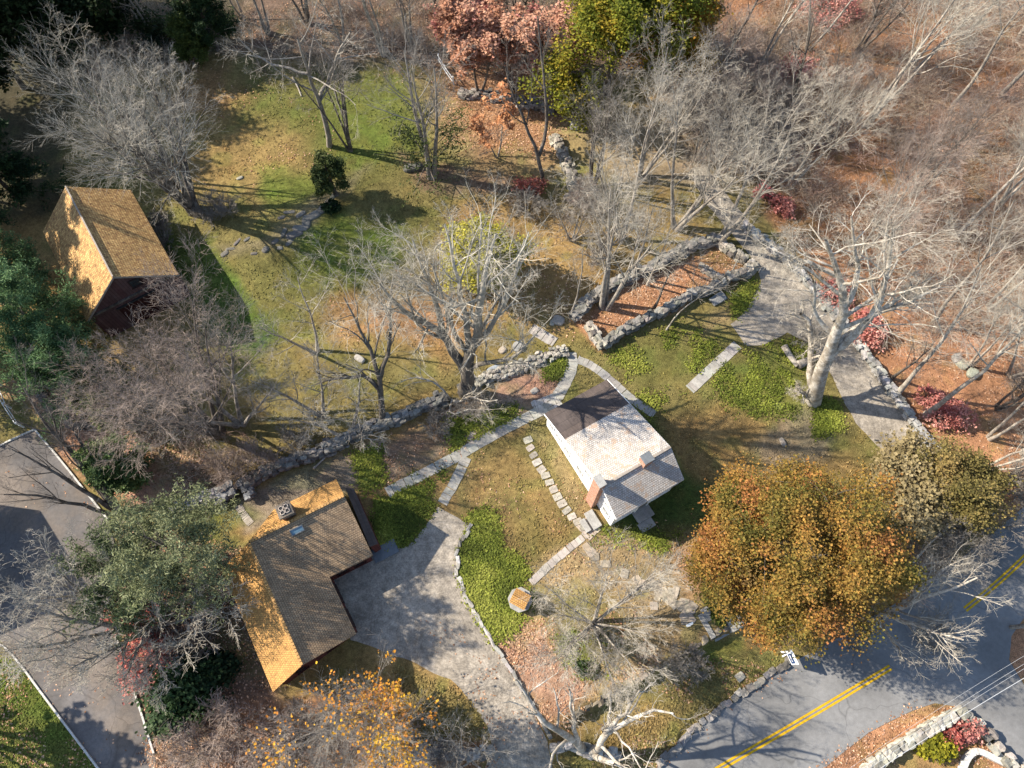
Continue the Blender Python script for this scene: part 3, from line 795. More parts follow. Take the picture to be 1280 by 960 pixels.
# ================================================================== SETTING
build_ground()
sheet('gravel_drive', [(548, 634), (588, 655), (571, 688), (570, 715), (582, 748), (604, 788), (628, 825), (655, 868), (684, 925), (695, 990), (590, 990), (618, 940), (608, 905), (588, 875), (562, 850), (535, 838), (505, 822), (440, 800), (405, 730), (412, 700), (470, 684), (490, 688), (512, 682)], .03, M['gravel'], .2, 2)
sheet('upper_driveway', [(862, 214), (880, 205), (905, 238), (940, 282), (985, 328), (1015, 360), (1062, 418), (1102, 476), (1146, 538), (1200, 596), (1250, 640), (1215, 665), (1150, 610), (1108, 568), (1068, 528), (1040, 470), (1015, 432), (985, 416), (955, 432), (932, 432), (912, 405), (935, 385), (952, 352), (945, 330), (915, 292), (884, 256), (868, 232)], .03, M['gravel'], .2, 4)
sheet('parking_lot', [(-260, 640), (-100, 590), (0, 557), (44, 537), (78, 577), (112, 620), (136, 650), (146, 700), (140, 770), (152, 812), (175, 880), (194, 945), (200, 1000), (160, 1010), (122, 958), (60, 876), (21, 823), (0, 800), (-160, 800), (-300, 760)], .03, M['asphalt'], .03, 6)
sheet('road', [(640, 1060), (760, 1000), (822, 958), (890, 896), (940, 862), (985, 831), (1060, 790), (1140, 742), (1230, 676), (1290, 625), (1400, 520), (1480, 440), (1560, 520), (1440, 620), (1340, 720), (1285, 765), (1264, 795), (1261, 825), (1285, 865), (1400, 1000), (1300, 1000), (1262, 945), (1228, 905), (1200, 884), (1168, 879), (1140, 888), (1085, 916), (1035, 956), (960, 1020), (860, 1100)], .03, M['road'], .04, 8)

def paint_line(P, off, w):
    Q = smooth_line(np.array([gz(*p) for p in P]), 3); d = nrm(np.gradient(Q[:, :2], axis=0)); nn = np.column_stack([-d[:, 1], d[:, 0]])
    a = Q[:, :2] + nn * (off - w / 2); b = Q[:, :2] + nn * (off + w / 2)
    V = np.concatenate([np.column_stack([a, gh(a[:, 0], a[:, 1]) + .036]), np.column_stack([b, gh(b[:, 0], b[:, 1]) + .036])]); n = len(Q)
    i = np.arange(n - 1); return V, np.stack([i, i + 1, n + i + 1, n + i], -1)
yl = [join([paint_line(P, s * .135, .15) for s in (-1, 1)]) for P in ([(700, 1078), (905, 957), (1010, 896), (1113, 834)], [(1206, 762), (1232, 741), (1262, 715), (1300, 678), (1400, 580)])]
yv, yf = join(yl)
tag(link('road_marking', newmesh('road_marking', yv, [yf], M['paint'])), kind='structure')

flag_strip('flagstone_path', [(484, 616), (520, 597), (560, 577), (600, 553), (650, 526), (688, 508)], .92, 3, .85, (.30, .285, .25))
flag_strip('flagstone_path', [(696, 497), (706, 480), (716, 460), (713, 440)], 1.0, 4, .7, (.31, .295, .26))
flag_strip('flagstone_path', [(553, 629), (570, 600), (583, 572)], .85, 5, .8, (.30, .285, .25))
flag_strip('stone_walk', [(663, 729), (690, 703), (713, 684), (733, 668)], .6, 6, .7, (.37, .33, .29))
flag_strip('stone_walk', [(722, 449), (742, 458), (762, 474), (790, 500), (818, 518)], .75, 7, .6, (.30, .285, .26))
flag_strip('stone_walk', [(664, 410), (678, 419), (694, 428)], 1.0, 8, .8, (.34, .31, .28))
flag_strip('concrete_walk', [(862, 487), (893, 458), (922, 431)], .95, 9, 1.4, (.33, .31, .28), jitter=.01)
flag_strip('stone_landing', [(667, 512), (684, 506), (700, 499)], 1.5, 10, .6, (.40, .37, .33), rows=3)
flag_strip('stone_walk', [(298, 632), (302, 640), (308, 648), (314, 655)], .6, 12, .55, (.34, .30, .25))
flag_strip('stone_walk', [(590, 555), (586, 547), (592, 540)], .5, 13, .45, (.33, .28, .23))
flag_strip('brick_landing', [(728, 667), (737, 659), (745, 651)], 1.5, 14, .5, (.40, .33, .27), rows=3)

# ================================================================== WHITE SALTBOX HOUSE
HO = np.array([7.62, 11.55, 0]); g_ = np.array([-.5, .866, 0]); r_ = np.array([.866, .5, 0]); z_ = np.array([0, 0, 1.])
def hp(u, w, z): return u * g_ + w * r_ + z * z_
HR = 5.55
def hz(u): return HR + (u - 2.08) * .71 if u < 2.08 else HR - (u - 2.08) * .40
ub = min(np.arange(5, 9, .02), key=lambda u: abs(proj(*(HO + hp(u, 2.9, hz(u))))[1] - 527))
house = thing('white_house', 'white clapboard saltbox house with a bleached shingle roof and two brick chimneys', 'house', tuple(HO))
W0, W1, UB = .12, 5.78, 9.72
prof = [(0, 0), (UB, 0), (UB, hz(UB) - .1), (2.08, HR - .1), (0, hz(0) - .1)]
wall_mesh('wall', [[hp(u, W0, z) for u, z in prof], [hp(u, W1, z) for u, z in prof], [hp(0, W0, 0), hp(0, W1, 0), hp(0, W1, hz(0) - .1), hp(0, W0, hz(0) - .1)], [hp(UB, W0, 0), hp(UB, W1, 0), hp(UB, W1, hz(UB) - .1), hp(UB, W0, hz(UB) - .1)]], M['clap'], house)
RW0, RW1 = -.06, 5.98
roof_mesh('roof', [([hp(-.25, RW0, hz(-.25)), hp(-.25, RW1, hz(-.25)), hp(2.08, RW1, HR), hp(2.08, RW0, HR)], r_), ([hp(2.081, RW0, HR), hp(2.081, RW1, HR), hp(ub, RW1, hz(ub)), hp(ub, RW0, hz(ub))], r_)], M['shingle_white'], house)
o = roof_mesh('lower_roof', [([hp(ub + .002, RW0 + .03, hz(ub) - .05), hp(ub + .002, RW1 - .03, hz(ub) - .05), hp(9.98, RW1 - .03, hz(9.98) - .05), hp(9.98, RW0 + .03, hz(9.98) - .05)], r_)], M['roof_dark'], house); o['label'] = 'dark brown boarded lower roof at the back'
b = MB()   # rake and eave trim
for w in (RW0 - .03, RW1 - .02):
    for (ua, uc) in ((-.25, 2.08), (2.08, 9.95)):
        a_, c_ = hp(ua, w, hz(ua) - .19), hp(uc, w, hz(uc) - .19); b.box(a_, c_ - a_, r_ * .05, z_ * .16)
b.box(hp(-.27, RW0, hz(-.25) - .2), r_ * (RW1 - RW0), g_ * .03, z_ * .14)
b.build('trim', M['white'], house)
b = MB(); a_ = hp(2.0, RW0, HR - .02); b.box(a_, r_ * (RW1 - RW0), g_ * .16, z_ * .06); b.build('ridge_cap', M['greywood'], house)

def chimney(parent, o, ax, ay, h, capmat, flues=0, mat='brick', name='chimney', cap=.1, label=None):
    o, ax, ay = [np.asarray(v, float) for v in (o, ax, ay)]
    c = box_uv(name, o, ax, ay, z_ * h, M[mat], parent)
    if label: c['label'] = label
    b = MB(); n1 = ax / np.linalg.norm(ax); n2 = ay / np.linalg.norm(ay)
    b.box(o + z_ * h - n1 * cap - n2 * cap, ax + n1 * 2 * cap, ay + n2 * 2 * cap, z_ * .14); b.build('cap', capmat, c, .02)
    if flues:
        f = MB()
        for i in (0, 1):
            for j in (0, 1): f.box(o + ax * (.16 + .4 * i) + ay * (.16 + .4 * j) + z_ * (h + .13), ax * .28, ay * .28, z_ * .05)
        f.build('flue', M['iron'], c)
        f = MB()
        for i in (0, 1):
            for j in (0, 1):
                q = o + ax * (.12 + .4 * i) + ay * (.12 + .4 * j) + z_ * (h + .12)
                for (s, d, e) in ((0, ax * .36, ay * .05), (0, ax * .05, ay * .36), (1, ax * .36, ay * .05), (2, ax * .05, ay * .36)):
                    f.box(q + (ay * .31 if s == 1 else ax * .31 if s == 2 else 0), d, e, z_ * .12)
        f.build('flue_liner', M['brick'], c)
    return c
chimney(house, hp(1.95, -.42, 0), g_ * .85, r_ * .52, 6.3, M['slab'], 0, cap=.05, label='tall outside brick chimney on the end wall')
chimney(house, hp(1.75, 3.35, 4.8), g_ * .66, r_ * .7, 1.65, M['darkslab'], 0, cap=.06, label='short brick chimney on the ridge')

def window(parent, o, ax, az, out, panes=True, fmat='white', name='window'):
    """opening with frame, glass and muntins; o lower corner on the wall, out = outward normal"""
    o, ax, az, out = [np.asarray(v, float) for v in (o, ax, az, out)]
    n1 = ax / np.linalg.norm(ax); n3 = az / np.linalg.norm(az); W_ = np.linalg.norm(ax); H_ = np.linalg.norm(az)
    b = MB(); t = .09
    for (q, d, e) in ((o - n1 * t - n3 * t, ax + n1 * 2 * t, n3 * t), (o - n1 * t + az, ax + n1 * 2 * t, n3 * t), (o - n1 * t, n1 * t, az), (o + ax, n1 * t, az)): b.box(q, d, out * .06, e)
    b.box(o - n1 * .14 - n3 * (t + .05), ax + n1 * .28, out * .12, n3 * .05)
    w = b.build(name, M[fmat], parent)
    p = MB(); p.box(o + out * .005, ax, out * .015, az); p.build('pane', M['glass'], w)
    m = MB(); k = max(1, round(W_ / .3)); l = max(1, round(H_ / .35))
    for i in range(1, k): m.box(o + ax * i / k - n1 * .012 + out * .02, n1 * .025, out * .018, az)
    for i in range(1, l): m.box(o + az * i / l - n3 * .012 + out * .021, ax, out * .016, n3 * .025)
    if k > 1 or l > 1: m.build('muntin', M[fmat], w)
    return w
for (u, z, ww, hh) in ((.55, .95, .75, 1.15), (.75, 2.75, .55, .75), (1.2, 3.85, .4, .5), (3.55, 2.9, .6, .8), (4.4, 1.0, .7, 1.1), (6.3, 1.0, .65, 1.0), (7.6, 1.1, .6, .8), (8.7, 1.1, .55, .75)):
    window(house, hp(u, W0, z), g_ * ww, z_ * hh, -r_)
for w in (.9, 4.3): window(house, hp(0, w, 1.6), r_ * .8, z_ * 1.25, -g_)
for w in (1.0, 3.6): window(house, hp(UB, w, 1.0), r_ * .8, z_ * 1.0, g_)
for (u, z) in ((1.5, 1.0), (4, 1.0), (1.6, 3.6)): window(house, hp(u, W1, z), g_ * .8, z_ * 1.0, r_)
b = MB(); b.box(hp(-.03, 2.45, .25), r_ * .95, g_ * .05, z_ * 2.0); d = b.build('door', M['darkslab'], house)
b = MB(); b.box(hp(-.09, 2.3, .2), r_ * .13, g_ * .09, z_ * 2.15); b.box(hp(-.09, 3.42, .2), r_ * .13, g_ * .09, z_ * 2.15); b.box(hp(-.12, 2.22, 2.3), r_ * 1.42, g_ * .12, z_ * .16); b.build('frame', M['white'], d)
b = MB(); b.tube([hp(-.1, 3.28, 1.15), hp(-.04, 3.28, 1.15)], .035); b.build('handle', M['iron'], d)
b = MB(); b.box(hp(-1.0, 2.15, -.1), r_ * 1.5, g_ * 1.0, z_ * .36); b.box(hp(-1.75, 2.0, -.1), r_ * 1.3, g_ * .75, z_ * .2); b.build('doorstep', M['slab'], house, .03)
lt = thing('cellar_entry', 'small dark sloping cellar entry against the far end of the white house', 'cellar entry', tuple(HO + hp(.1, 5.8, 0)))
wall_mesh('wall', [[hp(0, 0, 0), hp(0, .7, 0), hp(0, .7, .55), hp(0, 0, 1.0)], [hp(1.2, 0, 0), hp(1.2, .7, 0), hp(1.2, .7, .55), hp(1.2, 0, 1.0)], [hp(0, .7, 0), hp(1.2, .7, 0), hp(1.2, .7, .55), hp(0, .7, .55)]], M['greywood'], lt)
roof_mesh('roof', [([hp(-.08, -.01, 1.06), hp(1.28, -.01, 1.06), hp(1.28, .8, .55), hp(-.08, .8, .55)], g_)], M['roof_dark'], lt, .06)
# stone bulkhead slabs at the near corner
for i, (px, py, lx, ly, lab) in enumerate(((741, 650, 1.5, .75, 'long pale stone slab lying against the corner of the white house'), (731.5, 657.5, 1.1, .45, 'narrow stone slab beside the corner of the white house, nearer the walk'))):
    q = gz(px, py); b = MB(); b.box(-g_ * lx * .5 - r_ * ly * .5 - z_ * .05, g_ * lx, r_ * ly, z_ * .3); o = b.build('stone_slab', M['slab'], None, .03); o.location = tuple(q); tag(o, lab, 'slab')
b = MB(); q = gz(735, 612)
for k in range(4): b.box(-g_ * .6 + r_ * (.07 * k - .1) + z_ * .02, g_ * 1.3, r_ * .05, z_ * (.12 + .02 * k))
o = b.build('plank_pile', M['greywood']); o.location = tuple(q); tag(o, 'short grey planks stacked along the white house wall left of the tall chimney', 'planks')

# ================================================================== RED L-SHAPED BUILDING
zr, ze = 5.3, 2.6
A_, A2, B_ = gp(310.8, 677.7, zr), gp(377.3, 831.8, zr), gp(430.2, 619.3, zr)
L1, L2, V_, R2, S1 = gp(277.6, 711, ze), gp(341, 865, ze), gp(412, 721.5, ze), gp(445, 792.5, ze), gp(465.9, 694.3, ze)
zn = 3.5; N1 = gp(420.2, 599, zn); N2 = gp(342, 637, zn)
cen = (A_ + A2 + B_ + V_) / 4; cen[2] = 0
red = thing('red_shingled_building', 'red board building of two wings with golden cedar shingle roofs around a gravel court', 'outbuilding', tuple(cen))
rl = lambda *P: [p - cen for p in P]
d1 = A2 - A_; d2 = B_ - A_
roof_mesh('roof', [(rl(A_, A2, L2, L1), d1), (rl(A_, N2, N1, B_), d2)], M['shingle_gold'], red, .13)
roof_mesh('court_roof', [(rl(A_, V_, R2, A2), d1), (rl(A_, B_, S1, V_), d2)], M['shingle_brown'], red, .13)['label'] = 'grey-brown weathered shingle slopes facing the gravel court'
ins = lambda p, k=.94, dz=-.2: np.array([*(cen[:2] + (p - cen)[:2] * k), p[2] + dz])
def wq(p, q): return rl(np.array([*p[:2], 0]), np.array([*q[:2], 0]), q, p)
iL1, iL2, iR2, iV, iS1, iN1, iN2 = [ins(p) for p in (L1, L2, R2, V_, S1, N1, N2)]
iV = V_ + (A_ - V_) * .06; iV[2] = 2.45
iR2 = iV + (R2 - V_) * .95; iS1 = iV + (S1 - V_) * .95
iA, iA2, iB = ins(A_, .95, -.25), ins(A2, .955, -.25), ins(B_, .955, -.25)
wall_mesh('wall', [wq(iL1, iL2), wq(iR2, iV), wq(iV, iS1), wq(iN1, iN2), rl(np.array([*iL2[:2], 0]), np.array([*iR2[:2], 0]), iR2, iA2, iL2), rl(np.array([*iS1[:2], 0]), np.array([*iN1[:2], 0]), iN1, iB, iS1), rl(np.array([*iN2[:2], 0]), np.array([*iL1[:2], 0]), iL1, iA, iN2)], M['red_board'], red)
b = MB()
for (p, q, k) in ((A_, A2, 40), (A_, B_, 32)):
    dd = (q - p) / k; sd = nrm(np.cross(dd, z_))
    for i in range(k): b.box(p + dd * (i + .08) - cen - sd * .1 + z_ * .01, dd * .8, sd * .2, z_ * (.05 + .012 * (i % 3)))
b.build('ridge_cap', M['wood'], red)
cd = nrm(d2 * np.array([1, 1, 0])); cn = np.array([-cd[1], cd[0], 0]); cp = gp(357, 650, 5.0)
chimney(red, np.array([*cp[:2], 3.9]) - cen - cd * .1, cd * .9, cn * .85, 1.9, M['capstone'], 4, 'capstone', label='pale square chimney with four brick flues')
sk = gp(371, 662.5, 4.85); dn = nrm(V_ - A_ - cd * ((V_ - A_) @ cd)); nsk = nrm(np.cross(cd, dn)); nsk = nsk if nsk[2] > 0 else -nsk
b = MB(); b.box(sk - cen - cd * .4 - dn * .18 - nsk * .2, cd * .85, dn * .36, nsk * .34); s = b.build('skylight', M['skylight'], red)
f = MB()
for (q, x, y) in ((-cd * .46 - dn * .24, cd * .97, dn * .06), (-cd * .46 + dn * .18, cd * .97, dn * .06), (-cd * .46 - dn * .18, cd * .06, dn * .36), (cd * .45 - dn * .18, cd * .06, dn * .36)): f.box(sk - cen + q - nsk * .2, x, y, nsk * .38)
f.build('frame', M['darkslab'], s)
# openings on the court and gable walls
n_e = nrm(np.cross(d1 * np.array([1, 1, 0]), z_)); n_e = n_e if n_e[0] > 0 else -n_e
e1 = nrm((R2 - V_) * np.array([1, 1, 0])); LR = np.linalg.norm(iR2 - iV)
for k in range(2):
    q = iV - cen + e1 * (LR * (.1 + .47 * k)); q[2] = .05
    bb = MB(); bb.box(q + n_e * .01, e1 * LR * .36, n_e * .05, z_ * 2.1); dd = bb.build('door', M['barn_board'], red)
    bb = MB(); bb.box(q + n_e * .06 + z_ * 1.0 + e1 * .1, e1 * .06, n_e * .03, z_ * .35); bb.build('handle', M['iron'], dd)
e2 = nrm((S1 - V_) * np.array([1, 1, 0])); n_s = -np.array([-e2[1], e2[0], 0]); LS = np.linalg.norm(iS1 - iV)
for k in (.2, .62): 
    q = iV - cen + e2 * LS * k; q[2] = 1.0; window(red, q + n_s * .01, e2 * .7, z_ * .95, n_s, fmat='red_board')
gb = nrm((iR2 - iL2) * np.array([1, 1, 0])); gn = np.array([gb[1], -gb[0], 0])
for k, z in ((.22, 1.0), (.62, 1.0), (.45, 3.1)):
    q = iL2 - cen + gb * np.linalg.norm((iR2 - iL2)[:2]) * k; q[2] = z; window(red, q + gn * .01, gb * .65, z_ * .85, gn, fmat='red_board')
zl = 2.3
a1, a2, a3, a4 = gp(431.5, 609.5, zl + .35), gp(442, 610, zl), gp(472.5, 679.5, zl), gp(462, 683.5, zl + .35)
roof_mesh('porch_roof', [(rl(a1, a2, a3, a4), a4 - a1)], M['roof_dark'], red, .1)['label'] = 'low dark brown lean-to roof along the end wall'
w1, w2, w3, w4 = [p * np.array([1, 1, 0]) for p in (a1, a2, a3, a4)]; sh = (w1 - w2) * .18
wall_mesh('porch_wall', [rl(w2 + sh, w3 + sh, a3 + sh - z_ * .1, a2 + sh - z_ * .1), rl(w1, w2 + sh, a2 + sh - z_ * .1, a1 - z_ * .1), rl(w4, w3 + sh, a3 + sh - z_ * .1, a4 - z_ * .1)], M['red_board'], red)
q = gz(478, 690); b = MB(); b.box(-cd * .8 - cn * .6, cd * 2.0, cn * 1.1, z_ * .16); o = b.build('doorstep_slab', M['darkslab'], None, .02); o.location = tuple(q); tag(o, 'dark bluish stone doorstep at the end of the red building', 'doorstep')

# ================================================================== BARN
bz, bR = 3.6, 6.95
bL, bRr = gp(108, 402, bz), gp(221.5, 341.5, bz); bA, bB = gp(141, 346, bR), gp(82, 233, bR)
ax_b = nrm((bB - bA) * np.array([1, 1, 0])); Lb = np.linalg.norm((bB - bA)[:2])
bm = (bL + bRr) / 2; bO = np.array([*bA[:2], 0]); hw = np.linalg.norm((bRr - bL)[:2]) / 2; pr = nrm((bRr - bL) * np.array([1, 1, 0])); pr = pr - ax_b * (pr @ ax_b); pr = nrm(pr)
barn = thing('brown_barn', 'tall barn with weathered golden shingle roof and dark brown board walls among trees', 'barn', tuple(bO))
bq = lambda s, l, z: pr * s + ax_b * l + z_ * z
roof_mesh('roof', [([bq(-hw, 0, bz), bq(-hw, Lb, bz), bq(-.002, Lb, bR), bq(-.002, 0, bR)], ax_b), ([bq(hw, 0, bz), bq(hw, Lb, bz), bq(.002, Lb, bR), bq(.002, 0, bR)], ax_b)], M['shingle_barn'], barn, .15)
h2 = hw - .3; zt = bz + .3 * (bR - bz) / hw - .16
gab = [(-h2, 0), (h2, 0), (h2, zt), (0, bR - .17), (-h2, zt)]
wall_mesh('wall', [[bq(s, .25, z) for s, z in gab], [bq(s, Lb - .25, z) for s, z in gab]] + [[bq(s, .25, 0), bq(s, Lb - .25, 0), bq(s, Lb - .25, zt), bq(s, .25, zt)] for s in (-h2, h2)], M['barn_board'], barn)
b = MB(); b.box(bq(-h2, .12, 3.55), pr * 2 * h2, ax_b * .14, z_ * .2); b.build('beam', M['bark_dark'], barn)
b = MB(); b.box(bq(-.06, 0, bR - .02), pr * .12, ax_b * Lb, z_ * .08); b.build('ridge_cap', M['greywood'], barn)
b = MB()
for s in (-1, 1):
    p0, p1 = bq(s * hw, -.03, bz - .22), bq(0, -.03, bR - .22); b.box(p0, p1 - p0, ax_b * .05, z_ * .2)
b.build('rake_board', M['greywood'], barn)
window(barn, bq(.55, .25, 4.5), pr * .8, z_ * .8, -ax_b, fmat='barn_board', name='loft_window')
b = MB(); b.box(bq(-1.6, .16, .05), pr * 3.2, ax_b * .09, z_ * 2.9); dd = b.build('barn_door', M['red_board'], barn)
b = MB(); b.box(bq(-1.7, .1, 2.95), pr * 3.4, ax_b * .12, z_ * .15); b.build('door_rail', M['iron'], dd)
window(barn, bq(h2, 3, 1.2), ax_b * .9, z_ * .9, pr, fmat='barn_board'); window(barn, bq(h2, 7, 1.2), ax_b * .9, z_ * .9, pr, fmat='barn_board')
for l in (2.5, 6.5): window(barn, bq(-h2, l, 1.2), ax_b * .9, z_ * .9, -pr, fmat='barn_board')

# ================================================================== HOUSE BEYOND THE LOT (just outside the photograph, throws its shade on the asphalt)
nb_ = gp(94, 738) - np.array([8.75 / math.tan(rad(SUN_EL)) * math.cos(rad(14)), -8.75 / math.tan(rad(SUN_EL)) * math.sin(rad(14)), 0]); nb = thing('neighbour_house', 'slate roofed house standing beyond the parking lot', 'house', (nb_[0] + 1.2, nb_[1] - .3, 0), rad(-8))
P3 = lambda x, y, z: np.array([x, y, z], float)
gw = [(-4.5, 0), (4.5, 0), (4.5, 4.3), (0, 8.6), (-4.5, 4.3)]
wall_mesh('wall', [[P3(0, y, z) for y, z in gw], [P3(-9, y, z) for y, z in gw], [P3(0, 4.5, 0), P3(-9, 4.5, 0), P3(-9, 4.5, 4.3), P3(0, 4.5, 4.3)], [P3(0, -4.5, 0), P3(-9, -4.5, 0), P3(-9, -4.5, 4.3), P3(0, -4.5, 4.3)]], M['clap'], nb)
roof_mesh('roof', [([P3(.3, -4.9, 4.1), P3(-9.3, -4.9, 4.1), P3(-9.3, 0, 8.75), P3(.3, 0, 8.75)], (1, 0, 0)), ([P3(.3, 4.9, 4.1), P3(-9.3, 4.9, 4.1), P3(-9.3, 0.001, 8.75), P3(.3, 0.001, 8.75)], (1, 0, 0))], M['roof_dark'], nb, .15)
for y, z in ((-2.5, 1), (1.6, 1), (-.5, 4.6)): window(nb, P3(0, y, z), P3(0, 1, 0), P3(0, 0, 1.3), P3(1, 0, 0))
# ================================================================== WALLS AND STONES
GREY = (.205, .192, .17); PALE = (.29, .262, .22)
stone_wall('stone_wall', 'long dry-stone wall along the top side of the small leaf-filled enclosure', [(716, 398), (735, 380), (750, 366), (790, 347), (814, 337), (842, 321), (868, 308), (896, 303)], .85, .9, 11, .5, GREY)
stone_wall('stone_wall', 'short stone wall closing the near narrow end of the leaf-filled enclosure', [(737, 409), (743, 420), (751, 433)], .9, .7, 12, .5, PALE)
stone_wall('stone_wall', 'grey stone wall along the house side of the leaf-filled enclosure', [(754, 432), (775, 418), (798, 405), (820, 395), (842, 383), (862, 370), (883, 366), (900, 356), (914, 348)], .85, .75, 13, .5, GREY)
stone_wall('stone_wall', 'low pale cross wall inside the leaf-filled enclosure', [(875, 335), (884, 341), (893, 349)], .6, .6, 14, .42, PALE)
stone_wall('stone_wall', 'stone wall around the driveway end of the leaf-filled enclosure', [(897, 304), (913, 318), (927, 327), (939, 336), (932, 343), (920, 346)], .95, .7, 15, .45, PALE)
stone_wall('ruined_stone_wall', 'tumbled dry-stone wall running from the red building up past the great bare tree', [(309, 607), (330, 594), (355, 582), (395, 569), (430, 553), (448, 541), (480, 531), (506, 521), (530, 510), (553, 501)], .85, 1.0, 16, .44, GREY, tumble=.1)
stone_wall('ruined_stone_wall', 'broken low stone wall between the great bare tree and the flagstone path bend', [(575, 489), (593, 479), (620, 469), (645, 461), (668, 452), (690, 444), (706, 439)], .42, 1.0, 17, .3, (.29, .265, .225), tumble=.12)
stone_wall('stone_wall', 'short dark dry-stone wall beside the pine near the red building', [(222, 641), (245, 630), (268, 622), (290, 615)], .9, 1.0, 18, .46, (.28, .27, .26), tumble=.08)
stone_wall('stone_pier', 'heap of dark stones ending the wall by the red building path, pine side', [(276, 632), (281, 624), (286, 617)], .75, .8, 19, .45, (.2, .195, .19), tumble=.1)
stone_wall('stone_pier', 'heap of dark stones at the wall gap nearest the red building', [(308, 603), (311, 612), (314, 619)], .8, .8, 20, .45, (.2, .195, .19), tumble=.1)
# retaining wall below the front yard
wl = [np.array([*(WA[:2] + Wd * t + Wn * -.02), -1.0]) for t in np.linspace(0, WL, 8)]
stone_wall('retaining_wall', 'stone retaining wall holding the front yard above the road verge', wl, .94, .5, 21, .5, (.22, .185, .14), world=True)
stone_wall('stone_wall', 'long stone wall beside the upper driveway at the edge of the leafy woods', [(930, 284), (960, 308), (985, 330), (1018, 364), (1062, 418), (1090, 456), (1112, 488), (1136, 524), (1150, 545), (1170, 566)], .6, .7, 22, .45, (.3, .29, .27))
stone_wall('curb', 'curving line of pale granite curb stones along the gravel drive', [(588, 657), (572, 688), (571, 714), (583, 747), (605, 787), (630, 824), (657, 866), (684, 915)], .2, .24, 23, .55, (.33, .31, .28), cat='curb', tumble=.04)
stone_wall('curb', 'low line of dark stones edging the road verge below the front yard', [(824, 954), (856, 922), (890, 893), (915, 874), (950, 851), (985, 826)], .25, .4, 24, .5, (.22, .2, .18), cat='curb', tumble=.06)
stone_wall('stone_wall', 'stone wall along the photo bottom on the left of the gravel drive entrance', [(470, 944), (505, 938), (540, 941), (585, 943), (610, 938)], .9, .7, 25, .42, (.27, .24, .21))
stone_wall('stone_wall', 'stone wall stub at the right of the gravel drive entrance, under the pale dead tree', [(690, 935), (715, 931), (740, 938), (770, 944)], .8, .6, 26, .42, (.3, .28, .25))
stone_wall('stone_wall', 'pale capped stone wall on the leafy island across the road', [(1080, 962), (1105, 944), (1130, 928), (1160, 910), (1182, 897), (1195, 892)], .8, .75, 27, .5, (.36, .34, .29), tumble=.03)
stone_wall('stone_wall', 'rough pale boulder wall curving along the side street on the island', [(1199, 893), (1215, 904), (1229, 916), (1240, 930), (1252, 945), (1270, 960), (1290, 985)], .7, .7, 28, .5, (.32, .295, .25), tumble=.1)
stone_wall('stone_wall', 'dark leaf-strewn stone wall in the trees right of the parking lot', [(48, 488), (62, 506), (75, 522), (92, 531), (115, 534), (135, 537)], .6, .6, 29, .4, (.2, .16, .13))
stone_wall('stone_wall', 'broken stone wall near the dirt clearing beyond the enclosure', [(692, 172), (702, 190), (710, 210), (716, 232), (722, 250)], .5, .9, 30, .36, (.27, .245, .2), tumble=.16)
stone_wall('ruined_stone_wall', 'scatter of dark stones below the pink-leaved trees at the wood edge', [(575, 118), (610, 122), (650, 128), (690, 138)], .5, 1.0, 31, .42, (.26, .23, .2), tumble=.16)

# rock ledge on the knoll: individual slabs one could pry loose
rng = np.random.default_rng(77); LEDGE = 'flat ledge rocks on the lawn knoll'
for i, (px, py, sx, sy, sz) in enumerate([(391, 270, 1.5, .8, .5), (399, 265, 1.2, .7, .45), (383, 277, 1.6, .8, .5), (375, 285, 1.4, .7, .5), (405, 259, 1.0, .7, .4), (368, 293, 1.6, .8, .5), (411, 252, .9, .6, .35), (417, 245, 1.1, .5, .3), (362, 265, 1.2, .4, .3), (352, 272, .8, .35, .25), (376, 268, 1.1, .5, .3), (355, 291, 1.1, .45, .35), (344, 302, .8, .4, .3), (332, 312, .8, .6, .45), (318, 317, .7, .3, .25), (289, 311, 1.0, .3, .2), (297, 302, 1.0, .28, .2), (309, 299, .7, .3, .2), (281, 317, .8, .5, .35), (362, 303, .9, .4, .25), (350, 310, .6, .4, .25)]):
    rock('ledge_rock', 'flat grey ledge rock in the tree-shadowed outcrop on the lawn knoll', px, py, sx, sy, sz, 300 + i, (.16, .148, .13), LEDGE, 'rock', .62, rad(38) + rng.normal() * .3)
